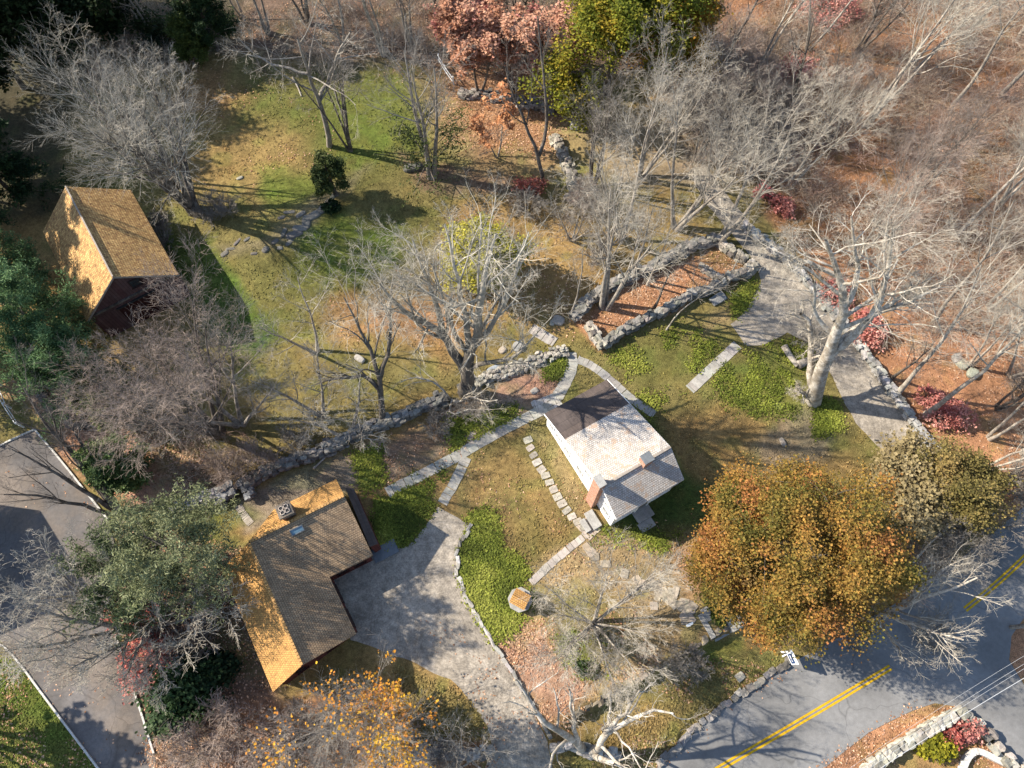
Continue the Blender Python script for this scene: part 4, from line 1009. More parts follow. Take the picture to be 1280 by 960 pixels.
for px, py, sx, sy, sz, lab, bc in [
    (517, 211, 1.7, .7, .7, 'dark weathered boulder at the foot of the hemlock-wrapped tree', (.2, .19, .17)),
    (698, 401, .95, .8, .45, 'pale boulder beside the path just outside the enclosure gap', (.46, .42, .36)),
    (690, 404, .5, .4, .25, 'small pale stone left of the boulder outside the enclosure gap', (.46, .42, .36)),
    (450, 449, .9, .45, .4, 'lone whitish boulder in the lawn left of the great bare tree', (.55, .5, .45)),
    (300, 223, .6, .3, .2, 'small pale rock alone on the upper lawn', (.45, .4, .32)),
    (1195, 449, .8, .7, .6, 'grey boulder in the leafy woods, uppermost of the three by the thin trees', (.36, .35, .32)),
    (1202, 456, .85, .75, .6, 'mossy boulder in the leafy woods, middle of the three by the thin trees', (.34, .35, .28)),
    (1215, 468, .9, .8, .6, 'grey-green boulder in the leafy woods, lowest of the three by the thin trees', (.33, .34, .28)),
    (718, 158, .9, .7, .6, 'white boulder at the end of the broken wall by the dirt clearing', (.6, .57, .5)),
    (716, 250, 1.6, .8, .6, 'tan flat boulder below the broken wall beyond the enclosure', (.4, .35, .27)),
    (978, 632, .5, .3, .3, 'small stone by the orange tree edge near the driveway', (.4, .36, .3)),
    (978, 553, .7, .35, .3, 'small stump-like stone on the bare patch left of the broken sycamore', (.3, .26, .22)),
    (618, 463, 1.1, .7, .4, 'bluish grey flat stone on the broken wall near the great bare tree', (.33, .36, .39)),
    (628, 438, .6, .5, .25, 'tan field stone in the grass beside the millstone', (.42, .36, .27)),
    (668, 489, .6, .45, .25, 'round pale stone on the bare earth between the path and broken wall', (.44, .39, .33)),
    (1216, 942, .01, .01, .01, '', None)]:
    if bc: rock('boulder', lab, px, py, sx * 1.15, sy * 1.15, sz, int(px * 7 + py), tuple(.8 * k for k in bc))
rng = np.random.default_rng(5)
def slab_stone(px, py, sx, sy, yaw, lab, group=None, base=(.34, .31, .26), name='stepping_stone', h=.1):
    p = gz(px, py); V, F, c = stones(np.random.default_rng(int(px * 3 + py)), np.array([[0, 0, h * .2]]), np.array([[sx, sy, h]]), .03, base, .12, np.array([yaw]))
    return tag(link(name, newmesh(name, V, F, M['stone'], c), None, tuple(p)), lab, 'stepping stone', group)
for px, py in [(660, 550), (663, 560), (667, 569), (671.5, 578), (677, 587), (682, 594.5), (687, 603), (692, 612), (697, 621), (702.7, 629.6), (708.5, 638), (715, 645.7), (722.4, 652), (730.7, 657.6)]:
    slab_stone(px, py, .6 + rng.random() * .14, .46 + rng.random() * .12, rad(28) + rng.normal() * .15, 'squarish grey stepping stone in the row along the white house wall', 'stepping stones along the white house')
for px, py in [(733.6, 684.6), (739.4, 690.5), (744, 695.8), (757, 705), (780.6, 717), (796.5, 725), (803, 731)]:
    slab_stone(px, py, .6 + rng.random() * .2, .5 + rng.random() * .1, rng.random() * 3, 'worn tan stepping stone in the line leading from the house corner to the front steps', 'stepping stones toward the front steps', (.37, .31, .23))
for k in range(26):
    t = rng.random(); px, py = 812 + 60 * t + rng.normal() * 5, 732 + 40 * t + rng.normal() * 7
    slab_stone(px, py, .5 + rng.random() * .5, .4 + rng.random() * .3, rng.random() * 3, 'flat worn paving stone in the ragged patch above the front steps', 'paving stones above the front steps', (.34, .29, .225), 'paving_stone')
slab_stone(897, 374, 1.5, .9, rad(40), 'large flat slab resting on grass outside the enclosure corner', None, (.28, .28, .27), 'stone_slab', .3)['category'] = 'slab'
slab_stone(925, 846, .7, .55, rad(35), 'small squared grey stone in the verge near the road edge', None, (.38, .35, .31), 'stone_slab', .25)['category'] = 'slab'
# millstone
p = gz(648, 434); b = MB(); b.tube([(0, 0, -.05), (0, 0, .2)], .52, 28); o = b.build('millstone', M['slab'], None, .02); o.location = tuple(p); tag(o, 'round grey millstone lying in the grass near the path bend', 'millstone')

# front steps down to the verge
sp = gz(893, 772); st = thing('front_steps', 'short flight of stone steps with slab cheeks down to the road verge', 'steps', (sp[0], sp[1], 0))
sd = np.array([*Wn, 0]); sw = np.array([*Wd, 0])
for k in range(4):
    b = MB(); b.box(-sw * .62 + sd * (.05 + .36 * k) + z_ * -1.15, sw * 1.24, sd * .42, z_ * (1.12 - .26 * k)); b.build('tread', M['slab'], st, .02)
b = MB(); b.box(-sw * 1.05 - sd * .7 - z_ * 1.1, sw * .42, sd * 1.9, z_ * 1.2); b.build('cheek', M['slab'], st, .03)
b = MB(); b.box(sw * .64 - sd * .5 - z_ * 1.1, sw * .95, sd * 2.0, z_ * 1.35); b.build('cheek', M['slab'], st, .03)
b = MB(); b.box(-sw * .65 - sd * .95 - z_ * .1, sw * 1.27, sd * .98, z_ * .17); b.build('landing', M['slab'], st, .02)
for px, py, sx, sy, lab in ((919, 776, 1.2, .9, 'rough stone block just right of the front steps under the orange tree'),): rock('stone_block', lab, px, py, sx, sy, 1.1, 8, (.4, .36, .3), sink=.2)
# small sign by the steps
p = gz(861, 783); t = thing('path_sign', 'small white tilted sign on a stake at the front yard edge above the steps', 'sign', tuple(p))
b = MB(); b.tube([(0, 0, -.1), (0, 0, .55)], .03, 6); b.build('stake', M['white'], t)
b = MB(); b.box((-.28, -.1, .5), (.5, .22, .04), (-.06, .16, .1), (0, 0, .03)); b.build('board', M['white'], t)
# roadside sign: post, arm, hanging blue board
p = gz(977, 815); t = thing('roadside_sign', 'white post sign with a blue hanging board beside the road', 'sign', tuple(p))
ya = rad(-70); ad = np.array([math.cos(ya), math.sin(ya), 0]); aw = np.array([-ad[1], ad[0], 0]); ax_ = np.array([math.cos(rad(205)), math.sin(rad(205)), 0])
b = MB(); b.box(-ad * .07 - aw * .07 - z_ * .1, ad * .14, aw * .14, z_ * 2.3); b.build('post', M['white'], t, .01)
b = MB(); b.box(-aw * .06 + z_ * 1.95, ad * 1.0, aw * .12, z_ * .12); b.build('arm', M['white'], t, .01)
b = MB(); b.box(z_ * 1.98 + ax_ * .06, ax_ * .75, np.cross(z_, ax_) * .1, z_ * .1); b.build('brace', M['white'], t, .01)
b = MB(); b.box(ad * .16 - aw * .025 + z_ * .95, ad * .76, aw * .05, z_ * .9); bd = b.build('board', M['blue'], t)
b = MB()
for (q, d, e) in ((ad * .12 + z_ * .9, ad * .84, z_ * .07), (ad * .12 + z_ * 1.83, ad * .84, z_ * .07), (ad * .12 + z_ * .97, ad * .06, z_ * .86), (ad * .9 + z_ * .97, ad * .06, z_ * .86), (ad * .3 + z_ * 1.3, ad * .45, z_ * .1)): b.box(q - aw * .04, d, aw * .08, e)
b.build('frame', M['white'], bd)

# covered well
p = gz(650, 751); wl_ = thing('covered_well', 'small stone well with a gabled golden wooden roof in the ivy bed', 'well', tuple(p), rad(-28))
b = MB()
V = []; n8 = 8
P8 = [(math.cos(a) * .85, math.sin(a) * .85) for a in np.arange(8) * math.pi / 4 + .39]
b.prism([(x, y, -.1) for x, y in P8], (0, 0, .75)); b.build('curb', M['concrete'], wl_, .04)
b = MB(); b.prism([(x * 1.1, y * 1.1, .651) for x, y in P8], (0, 0, .1)); b.build('coping', M['slab'], wl_, .03)
b = MB()
for x in (-.5, .5): b.box((x - .05, -.05, .6), (.1, 0, 0), (0, .1, 0), (0, 0, .95))
b.box((-.5, -.04, 1.2), (1, 0, 0), (0, .08, 0), (0, 0, .08)); b.build('post', M['greywood'], wl_)
roof_mesh('roof', [([(-.62, -.58, 1.25), (.62, -.58, 1.25), (.62, -.002, 1.62), (-.62, -.002, 1.62)], (1, 0, 0)), ([(-.62, .58, 1.25), (.62, .58, 1.25), (.62, .002, 1.62), (-.62, .002, 1.62)], (1, 0, 0))], M['shingle_gold'], wl_, .06)
# fences and posts
def rail_fence(name, lab, pts, h, rails, mat='white', rw=.07):
    L = [gz(*q) for q in pts]; t = thing(name, lab, 'fence', tuple(L[0])); Q = resample(np.array(L), 2.0) - L[0]
    for q in Q:
        b = MB(); b.box(q + np.array([-.06, -.06, -.2]), (.12, 0, 0), (0, .12, 0), (0, 0, h + .3)); b.build('post', M[mat], t)
    for k in range(rails):
        z = h * (k + 1) / rails - .06; b = MB()
        for a, c in zip(Q[:-1], Q[1:]):
            d = nrm(c - a); s = np.cross(d, z_) * .03; b.box(a + s * 2.2 + z_ * z, c - a, s * 1.5, z_ * rw * 1.6)
        b.build('rail', M[mat], t)
rail_fence('rail_fence', 'white rail fence at the upper corner of the parking lot', [(2, 482), (14, 510), (30, 534)], 1.0, 2)
rail_fence('rail_fence', 'white wooden rails standing by the pink-leaved trees at the wood edge', [(549, 78), (557, 92), (567, 106)], 1.0, 2)
def edging(lab, pts, w=.14, h=.14, mat='concrete', name='edging'):
    Q = smooth_line(np.array([gz(*q) for q in pts]), 1); t0 = Q[0].copy(); b = MB()
    for a, c in zip(Q[:-1], Q[1:]):
        d = nrm(c - a); s = np.cross(d, z_); b.box(a - t0 - s * w / 2 - z_ * .05, (c - a) * .985, s * w, z_ * (h + .05))
    o = b.build(name, M[mat], None, .01); o.location = tuple(t0); return tag(o, lab, 'edging')
edging('thin white edging between the parking lot and the green lawn', [(-60, 785), (0, 803), (21, 823), (60, 876), (122, 958), (160, 1010)])
edging('pale edging line along the right side of the parking lot by the red shrubs', [(138, 768), (151, 812), (174, 880), (193, 942)])
edging('pale edging at the top end of the parking lot under the multi-stemmed tree', [(44, 537), (78, 577), (112, 620), (136, 650)])
edging('white edging across the top corner of the parking lot', [(-60, 590), (0, 557), (44, 537)])
edging('curved white stone edging in the lawn of the island across the road', [(1196, 975), (1203, 953), (1209, 943), (1217, 938), (1226, 940), (1245, 950), (1275, 963)], .42, .4)
p = gz(132, 603); t = thing('leaning_board', 'white board leaning beside the conifer shrub at the parking lot edge', 'board', tuple(p)); b = MB(); b.box((-.5, .3, 0), (.12, 0, 0), (0, .08, 0), (-.25, .55, 1.5)); b.build('board', M['white'], t); b = MB(); b.tube([(-.6, .95, -.1), (-.62, .75, 1.1)], .05); b.build('stake', M['greywood'], t)
# fallen log by the sycamore
def log(lab, pts, r, mat='bark_grey', name='fallen_log'):
    Q = np.array([gz(*q) for q in pts]); t0 = Q[0].copy(); Q = smooth_line(Q - t0, 2); Q[:, 2] += r * .7; b = MB(); b.tube(Q, np.linspace(r, r * .6, len(Q)), 8); o = b.build(name, M[mat], None, 0, True); o.location = tuple(t0); return tag(o, lab, 'log')
log('broken grey log lying on the grass left of the hollow sycamore', [(979, 434), (986, 446), (996, 459)], .32)
log('thick weathered log lying against the hollow sycamore foot', [(996, 458), (1010, 452), (1022, 446)], .42)
log('slender pale fallen branch below the wall by the red building', [(392, 586), (402, 577), (410, 568)], .1, 'bark_pale', 'fallen_branch')
log('crooked whitish fallen branch on the lawn under the upper trees', [(366, 98), (372, 108), (377, 121)], .1, 'bark_white', 'fallen_branch')
# overhead wires
def wire_pt(px, py, z): return gp(px, py, z)
for (a, c, r, lab) in (((1300, 836), (960, 1060), .016, 'thick bright overhead cable crossing the island corner'), ((1300, 818), (960, 1046), .007, 'thin overhead wire running above the bright cable'), ((1300, 824), (960, 1052), .007, 'thin overhead wire close along the bright cable'), ((1300, 808), (960, 1034), .006, 'thinnest topmost overhead wire over the side street')):
    A, B = wire_pt(*a, 8.0), wire_pt(*c, 8.0); d = B - A; pts = np.array([A + d * t + z_ * (.8 * (4 * (t - .5) ** 2 - 1)) for t in np.linspace(-.25, 1.25, 24)]); b = MB(); b.tube(pts - pts[0], r, 5); o = b.build('overhead_wire', M['wire']); o.location = tuple(pts[0]); tag(o, lab, 'wire')
for t_, lab in ((-.25, 'wooden utility pole carrying the wires beyond the side street'), (1.25, 'wooden utility pole carrying the wires past the near road edge')):
    A, B = wire_pt(1300, 822, 8), wire_pt(960, 1050, 8); q = A + (B - A) * t_; t = thing('utility_pole', lab, 'utility pole', (q[0], q[1], float(gh(q[0], q[1])))); b = MB(); b.tube([(0, 0, -.3), (0, 0, 10)], [.17, .12], 8); b.build('pole', M['bark_grey'], t); s = nrm(np.cross(B - A, z_)); b = MB(); b.box(-s * 1.1 + z_ * 8.9, s * 2.2, nrm(B - A) * .1, z_ * .12); b.build('crossarm', M['greywood'], t)
# ================================================================== TREES
BT = bare_tree
# -- great multi-stemmed tree by the barn
BT(243, 264, 'huge multi-stemmed bare tree spreading silver twigs above the barn roof', 101, 'bark_dark', 'twig_silver', H=15.5, stems=7, spread=.2, r0=.3, n=(12, 9, 8, 5), s0=.33, L=(.4, .5, .5, .5), up=(.05, .03, .02, .02), lean=(.05, .03))
BT(222, 232, 'slim bare tree standing behind the huge multi-stemmed tree by the barn', 102, 'bark_dark', 'twig_grey', H=13, stems=3, spread=.22, r0=.18, n=(9, 8, 7, 4), lean=(-.06, .04))
# -- upper lawn
BT(412, 184, 'bare tree with long kinked trunk and white upper branches on the upper lawn', 103, 'bark_grey', 'twig_silver', H=13.5, r0=.3, n=(8, 7, 6, 5), s0=.45, L=(.5, .5, .5, .5), ang=(.95, .8, .7, .6), split=3,
   hero=[([(412, 184, -.2), (408, 150, 4), (396, 118, 7), (384, 92, 10), (372, 48, 14)], .3, .09), ([(399, 122, 6.5), (412, 98, 8.5), (420, 70, 11), (438, 40, 13.5)], .19, .06), ([(384, 92, 10), (350, 84, 10.5), (322, 72, 11), (302, 52, 12.5)], .13, .04)])
BT(438, 188, 'clump of thin upright dark stems growing beside the kinked trunk on the upper lawn', 104, 'bark_dark', 'twig_grey', H=13, stems=6, spread=.09, r0=.13, n=(9, 7, 6, 4), s0=.5, L=(.3, .5, .5, .5), up=(.1, .05, .03, .02))
BT(539, 220, 'tall bare tree rising through a dark green hemlock at the lawn edge', 105, 'bark_grey', 'twig_grey', H=15.5, stems=3, spread=.1, r0=.26, n=(10, 8, 7, 5), s0=.4, L=(.36, .5, .5, .5), up=(.06, .04, .02, .02))
BT(679, 233, 'slender forked bare tree with a Y shaped trunk beyond the enclosure', 106, 'bark_dark', 'twig_grey', H=13, n=(6, 7, 6, 4), s0=.45, L=(.36, .5, .5, .5), hero=[([(679, 233, -.2), (674, 200, 3), (662, 165, 5.5), (645, 130, 8), (632, 85, 11)], .22, .05), ([(674, 195, 3.2), (684, 160, 5.5), (682, 110, 9), (676, 60, 12.5), (672, 20, 15)], .18, .05)])
BT(700, 138, 'dark forked trunk standing in the pink leaves under the golden maple', 107, 'bark_dark', 'twig_dark', H=9, stems=2, spread=.2, r0=.25, n=(5, 5, 5), s0=.6)
# -- great bare tree in the middle
BT(580, 492, 'great bare tree with thick dark forked trunk at the broken stone wall', 108, 'bark_maple', 'twig_silver', n=(11, 9, 8, 5), s0=.32, L=(.36, .48, .48, .5), ang=(.7, .65, .6, .6), gn=(.12, .14, .18, .2), split=2,
   hero=[([(580, 492, -.3), (583, 470, 3.4), (589, 440, 7.5), (598, 408, 11.5), (599, 372, 15), (610, 332, 18), (620, 292, 20.5)], .62, .07), ([(583, 468, 3.6), (566, 442, 6.5), (552, 412, 10), (530, 405, 11), (500, 386, 13), (474, 354, 16)], .45, .06), ([(588, 442, 7.2), (582, 400, 12), (575, 360, 15.5), (564, 310, 19), (556, 280, 21)], .3, .05), ([(590, 436, 8), (614, 410, 11), (632, 376, 14), (650, 328, 17.5), (656, 298, 19)], .26, .05), ([(553, 413, 10), (546, 380, 13), (528, 335, 16.5), (516, 300, 18.5)], .26, .05), ([(584, 462, 4.2), (602, 452, 7.5), (628, 452, 9.8), (652, 440, 12), (672, 415, 14.5)], .24, .06), ([(588, 450, 6), (566, 410, 11), (552, 370, 14.5), (540, 330, 17)], .22, .05)])
BT(563, 500, 'low crooked whitish dead tree leaning at the foot of the great bare tree', 109, 'bark_white', 'twig_silver', n=(6, 5, 4), s0=.3, L=(.4, .5, .5), gn=(.2, .2, .25), split=2, hero=[([(563, 500, -.2), (572, 505, 1.2), (590, 492, 2.4), (605, 505, 2.8), (622, 500, 3.2)], .13, .04), ([(565, 500, .2), (560, 520, 1), (585, 512, 2), (618, 512, 2.6)], .1, .03), ([(563, 500, 0), (548, 480, 2), (520, 470, 3.2), (500, 478, 3.6)], .12, .03)])
BT(478, 532, 'silvery crooked bare tree just above the tumbled wall, left of the great bare tree', 110, 'bark_maple', 'twig_silver', n=(10, 8, 7, 5), s0=.3, L=(.5, .5, .5, .5), gn=(.18, .2, .22, .25), grav=.1, hero=[([(478, 532, -.2), (477, 500, 2.5), (472, 455, 5.5), (452, 415, 8), (430, 372, 11)], .3, .05), ([(477, 490, 3), (460, 470, 4.5), (428, 470, 5.2), (395, 480, 5.2)], .22, .05), ([(474, 470, 4.5), (490, 430, 7), (486, 380, 9.5), (492, 345, 11.5)], .2, .05)])
BT(437, 546, 'short tangled silver tree hanging over the tumbled wall near the red building', 111, 'bark_grey', 'twig_silver', H=7, stems=3, spread=.45, r0=.18, n=(9, 8, 7, 4), gn=(.2, .2, .22, .25), grav=.1, lean=(-.1, .05))
BT(402, 520, 'pale tree of fine drooping branches behind the tumbled wall, midway to the pinkish tree', 112, 'bark_grey', 'twig_silver', H=9, stems=3, spread=.35, r0=.16, n=(9, 8, 7, 4), gn=(.18, .2, .22, .25))
BT(395, 440, 'thin pale-twigged bare tree in the middle of the lower lawn', 113, 'bark_pale', 'twig_silver', H=10.5, stems=2, spread=.2, r0=.15, n=(9, 8, 6, 4), lean=(0, .05))
BT(274, 542, 'broad bare tree with dense pinkish twigs in front of the barn', 114, 'bark_dark', 'twig_pink', H=14, stems=6, spread=.29, r0=.24, n=(12, 10, 8, 5), s0=.3, L=(.42, .5, .5, .5), lean=(-.02, .05))
BT(300, 530, 'grey bare tree joined to the broad pinkish tree on the side of the stone wall', 115, 'bark_grey', 'twig_grey', H=10.5, stems=4, spread=.38, r0=.2, n=(11, 9, 7, 4), lean=(.1, .02))
# -- hollow sycamore
BT(1018, 503, 'old broken sycamore with pale hollow trunk standing beside the upper driveway', 116, 'bark_white', 'twig_silver', n=(11, 9, 8, 5), s0=.38, L=(.38, .5, .5, .5), ang=(.9, .8, .7, .6), gn=(.16, .18, .22, .25), split=3,
   hero=[([(1016, 503, -.3), (1024, 475, 3.2), (1036, 440, 7.5), (1052, 400, 11.5), (1058, 370, 14), (1045, 340, 16), (1032, 300, 19)], .72, .09), ([(1034, 446, 6.8), (1060, 425, 9), (1078, 410, 10.5), (1098, 385, 13), (1110, 340, 16), (1116, 285, 20)], .36, .07), ([(1018, 490, 1.5), (1010, 455, 4), (1016, 420, 6), (1010, 398, 7.2), (1001, 392, 7.8)], .34, .14), ([(1056, 384, 12.6), (1075, 350, 15), (1070, 310, 18), (1064, 270, 20)], .24, .06), ([(1046, 345, 15.5), (1020, 330, 16), (985, 322, 16), (955, 300, 17)], .17, .04), ([(1096, 388, 12.7), (1125, 375, 14), (1150, 350, 16)], .2, .05), ([(1016, 500, 0), (1006, 492, 1.2), (994, 483, 2)], .25, .07)])
# -- enclosure trees
BT(756, 384, 'forked grey trunked tree growing inside the enclosure near its open end', 117, 'bark_grey', 'twig_silver', H=14.5, stems=3, spread=.13, r0=.26, n=(11, 9, 7, 5), s0=.4, L=(.4, .5, .5, .5), lean=(.03, 0))
BT(809, 356, 'slim pale sapling inside the enclosure beside its long wall', 118, 'bark_pale', 'twig_silver', H=11, r0=.12, n=(9, 7, 6, 4), s0=.45, L=(.35, .5, .5, .5))
BT(793, 346, 'dark slim tree against the outside of the enclosure long wall', 119, 'bark_grey', 'twig_grey', H=12, r0=.16, n=(10, 8, 6, 4), s0=.4, L=(.4, .5, .5, .5))
BT(817, 386, 'thin dark trunk inside the enclosure leaning toward the driveway', 120, 'bark_dark', 'twig_grey', H=11, r0=.13, n=(9, 7, 6, 4), s0=.5, L=(.34, .5, .5, .5), lean=(.06, 0))
BT(833, 412, 'thin leaning sapling on the grass just outside the enclosure', 121, 'bark_pale', 'twig_silver', H=10, r0=.08, n=(7, 6, 5), s0=.5, L=(.3, .5, .5), lean=(.08, .02))
BT(916, 338, 'thin bare pole tree inside the driveway end of the enclosure', 122, 'bark_pale', 'twig_silver', H=9, r0=.07, n=(7, 6, 5), s0=.55, L=(.3, .5, .5))
BT(713, 396, 'slender straight trunk at the outer corner of the enclosure opening', 123, 'bark_grey', 'twig_grey', H=11, r0=.11, n=(8, 7, 6, 4), s0=.45, L=(.36, .5, .5, .5))
BT(897, 304, 'leaning pair of grey trunks at the top corner of the enclosure by the driveway', 124, 'bark_grey', 'twig_silver', H=15, stems=2, spread=.12, r0=.24, n=(9, 8, 7, 5), s0=.45, L=(.38, .5, .5, .5), lean=(.08, .03))
BT(776, 300, 'bare tree with a dense silver crown behind the enclosure, nearest the dirt clearing', 125, 'bark_grey', 'twig_silver', H=13.5, stems=3, spread=.2, r0=.2, n=(11, 9, 8, 5), s0=.35)
BT(846, 285, 'wide crowned silver tree between the enclosure long wall and the curve of the driveway', 126, 'bark_grey', 'twig_silver', H=14, stems=4, spread=.25, r0=.22, n=(11, 10, 8, 5), s0=.33, lean=(.03, 0))
BT(740, 236, 'clump of slim grey trunks beside the dirt clearing above the enclosure', 127, 'bark_dark', 'twig_grey', H=12, stems=4, spread=.15, r0=.15, n=(9, 8, 7, 4), s0=.4, lean=(.05, 0))
BT(715, 300, 'low twiggy grey tree on the lawn between the yellow-green bush and the enclosure', 128, 'bark_grey', 'twig_grey', H=5.5, stems=5, spread=.5, r0=.1, n=(9, 8, 6), s0=.25)
BT(800, 222, 'fan-shaped pale tree leaning over the dirt clearing', 129, 'bark_grey', 'twig_silver', H=12.5, stems=4, spread=.25, r0=.17, n=(11, 9, 7, 5), s0=.35, lean=(.12, .02))
# -- front yard and road
BT(742, 780, 'wide low bare tree seen from above in the front yard, pale spokes of branches', 130, 'bark_pale', 'twig_silver', H=9.5, stems=14, spread=.55, r0=.1, n=(12, 8, 7, 4), s0=.3, L=(.34, .5, .5, .5), ang=(.4, .5, .5, .5), gn=(.05, .07, .1, .12), up=(.02, .02, .02, .02), lean=(.06, .04), tgn=.035)
BT(738, 942, 'pale dead-looking tree with crooked whitish limbs at the bottom of the photograph', 131, 'bark_white', 'twig_silver', n=(7, 6, 6, 3), s0=.3, L=(.38, .5, .5, .5), gn=(.22, .24, .26, .28), split=3,
   hero=[([(730, 940, -1.2), (722, 930, 1.5), (705, 918, 4), (683, 905, 5.5), (665, 885, 7), (646, 850, 9)], .35, .06), ([(738, 945, -1.2), (748, 932, 2), (756, 915, 4.5), (790, 900, 6), (812, 885, 7), (842, 892, 8)], .34, .06), ([(750, 930, 2.3), (762, 905, 5), (763, 870, 7.5)], .18, .05), ([(724, 930, 1.6), (716, 900, 5), (712, 862, 8)], .2, .05), ([(744, 945, .5), (760, 952, 3), (790, 965, 5), (830, 965, 6)], .25, .05), ([(756, 915, 4.5), (785, 885, 6.5), (800, 862, 8)], .18, .05)])
BT(588, 952, 'grey twiggy sapling at the drive entrance wall', 132, 'bark_pale', 'twig_silver', H=5.5, stems=4, spread=.5, r0=.08, n=(8, 7, 5), s0=.3)
BT(545, 925, 'thin forked sapling on the grass patch left of the gravel drive mouth', 133, 'bark_pale', 'twig_silver', H=5, stems=3, spread=.4, r0=.06, n=(6, 6, 5), s0=.3)
BT(1092, 778, 'bare tree leaning its pale branches out over the road', 134, 'bark_pale', 'twig_silver', n=(8, 7, 6, 4), s0=.3, L=(.42, .5, .5, .5), hero=[([(1092, 778, -1.1), (1110, 765, 2.5), (1140, 752, 5), (1180, 738, 7), (1222, 722, 9)], .3, .05), ([(1105, 768, 2), (1130, 775, 4.5), (1168, 790, 6.5), (1205, 800, 8)], .22, .05), ([(1100, 772, 1), (1108, 790, 3), (1122, 812, 5), (1130, 826, 6.5)], .18, .04), ([(1120, 762, 3), (1150, 735, 5.5), (1190, 705, 8)], .2, .05)])
BT(1135, 712, 'grey bare tree behind the orange oak on its road side', 135, 'bark_pale', 'twig_grey', H=6.5, stems=3, spread=.3, r0=.14, n=(9, 8, 7, 4), lean=(.1, .05))
BT(1205, 660, 'twiggy grey tree at the corner of the upper driveway and the road', 136, 'bark_grey', 'twig_grey', H=5.5, stems=4, spread=.35, r0=.12, n=(9, 8, 7, 4), lean=(.0, 0))
# -- parking lot
BT(152, 642, 'dark multi-stemmed tree fanning its branches over the top of the parking lot', 137, 'bark_dark', 'twig_dark', n=(8, 7, 7, 4), s0=.35, L=(.36, .5, .5, .5), hero=[([(152, 642, -.2), (128, 612, 2.2), (95, 575, 4.5), (60, 530, 7.5), (30, 485, 10)], .28, .05), ([(148, 640, -.2), (115, 620, 2.5), (70, 590, 5), (15, 562, 8)], .22, .04), ([(150, 640, -.2), (112, 600, 3), (80, 560, 5.5), (58, 505, 8.5)], .22, .04), ([(146, 645, -.2), (105, 632, 2.6), (55, 620, 5), (5, 618, 7)], .2, .04), ([(152, 640, 0), (125, 598, 3), (95, 545, 6), (80, 500, 8.5)], .2, .04)])
BT(178, 786, 'bare tree spreading fine pale branches over the parking lot above the red shrubs', 138, 'bark_grey', 'twig_silver', rmin=.01, n=(13, 8, 8, 3), s0=.25, L=(.42, .5, .5, .5), gn=(.16, .18, .22, .25), hero=[([(190, 787, -.2), (165, 785, 2.5), (130, 782, 4.5), (85, 772, 7), (30, 760, 9.5)], .3, .04), ([(188, 790, 0), (160, 800, 3), (125, 820, 5), (90, 835, 7)], .2, .04), ([(190, 786, 0), (150, 770, 3), (110, 745, 5.5), (60, 705, 9)], .2, .04), ([(192, 786, 0), (215, 778, 3), (245, 770, 4.5), (280, 765, 5.5)], .2, .04), ([(190, 792, 0), (195, 815, 3), (205, 845, 4.5)], .17, .04), ([(186, 788, 0), (170, 815, 3), (155, 850, 5)], .15, .04), ([(160, 785, 2.8), (95, 800, 6), (45, 810, 8.5), (5, 815, 10)], .17, .03)])
BT(168, 738, 'pale branched tree rising through the big soft pine beside the parking lot', 139, 'bark_pale', 'twig_silver', H=9, stems=5, spread=.4, r0=.16, n=(8, 7, 6, 4), lean=(-.1, .05))
# -- sparse orange tree at the bottom left
t, lv = BT(462, 900, 'half-bare tree with scattered orange leaves below the red building', 140, 'bark_grey', 'twig_grey', H=9.5, stems=6, spread=.3, r0=.13, n=(12, 10, 8, 5), s0=.25, L=(.45, .5, .5, .5), lean=(.04, 0))
def sparse_leaves(t, lv, seed, frac, pal, size=.26, sel=None, nper=1, jit=.15):
    rng = np.random.default_rng(seed); P = np.concatenate([lv[-1][0][:, 1:].reshape(-1, 3), lv[-2][0][:, 2:].reshape(-1, 3)])
    w = fbm(P[:, 0] * .45 + seed, P[:, 1] * .45 + P[:, 2] * .3, seed, 3); P = P[(rng.random(len(P)) < frac * sst(.35, .7, w) * 2)]
    V, F, c = leaves(rng, P, nper, jit, size, pal, .2); link('leaves', newmesh('leaves', V, F, M['leaf'], c), t)
ORG = [(.44, .17, .03), (.52, .25, .03), (.58, .34, .03)]
sparse_leaves(t, lv, 3, .09, ORG, .14)
t, lv = BT(486, 908, 'low orange-leaved sapling at the bottom wall beside the half-bare orange tree', 141, 'bark_grey', 'twig_grey', H=4.5, stems=4, spread=.45, r0=.08, n=(8, 7, 6), s0=.25)
sparse_leaves(t, lv, 4, .3, [(.45, .22, .03), (.55, .33, .03), (.45, .18, .04)], .13, nper=2)
# -- pink oaks at the wood edge
PINK = [(.36, .17, .10), (.46, .25, .16), (.52, .30, .20), (.46, .18, .15)]
for i, (px, py, H, lab) in enumerate([(600, 118, 9.5, 'russet-pink leaved tree at the wood edge beside the white rails'), (645, 112, 9, 'salmon leaved tree left of the dark forked trunk'), (575, 80, 8, 'rosy leaved tree farthest back at the wood edge, behind the white rails'), (690, 100, 8, 'russet leaved tree tucked beside the golden maple')]):
    t, lv = BT(px, py, lab, 150 + i, 'bark_dark', 'twig_grey', 'russet_tree', H=H, stems=2, spread=.25, r0=.15, n=(10, 8, 7, 4), s0=.25); sparse_leaves(t, lv, 20 + i, .6, PINK, .2, nper=2, jit=.25)
t, lv = BT(622, 196, 'young tree with a veil of copper leaves on the upper clearing', 156, 'bark_grey', 'twig_grey', 'russet_tree', H=6.5, stems=2, spread=.35, r0=.09, n=(9, 8, 6), s0=.25); sparse_leaves(t, lv, 31, .3, [(.45, .2, .09), (.5, .26, .13)], .28)

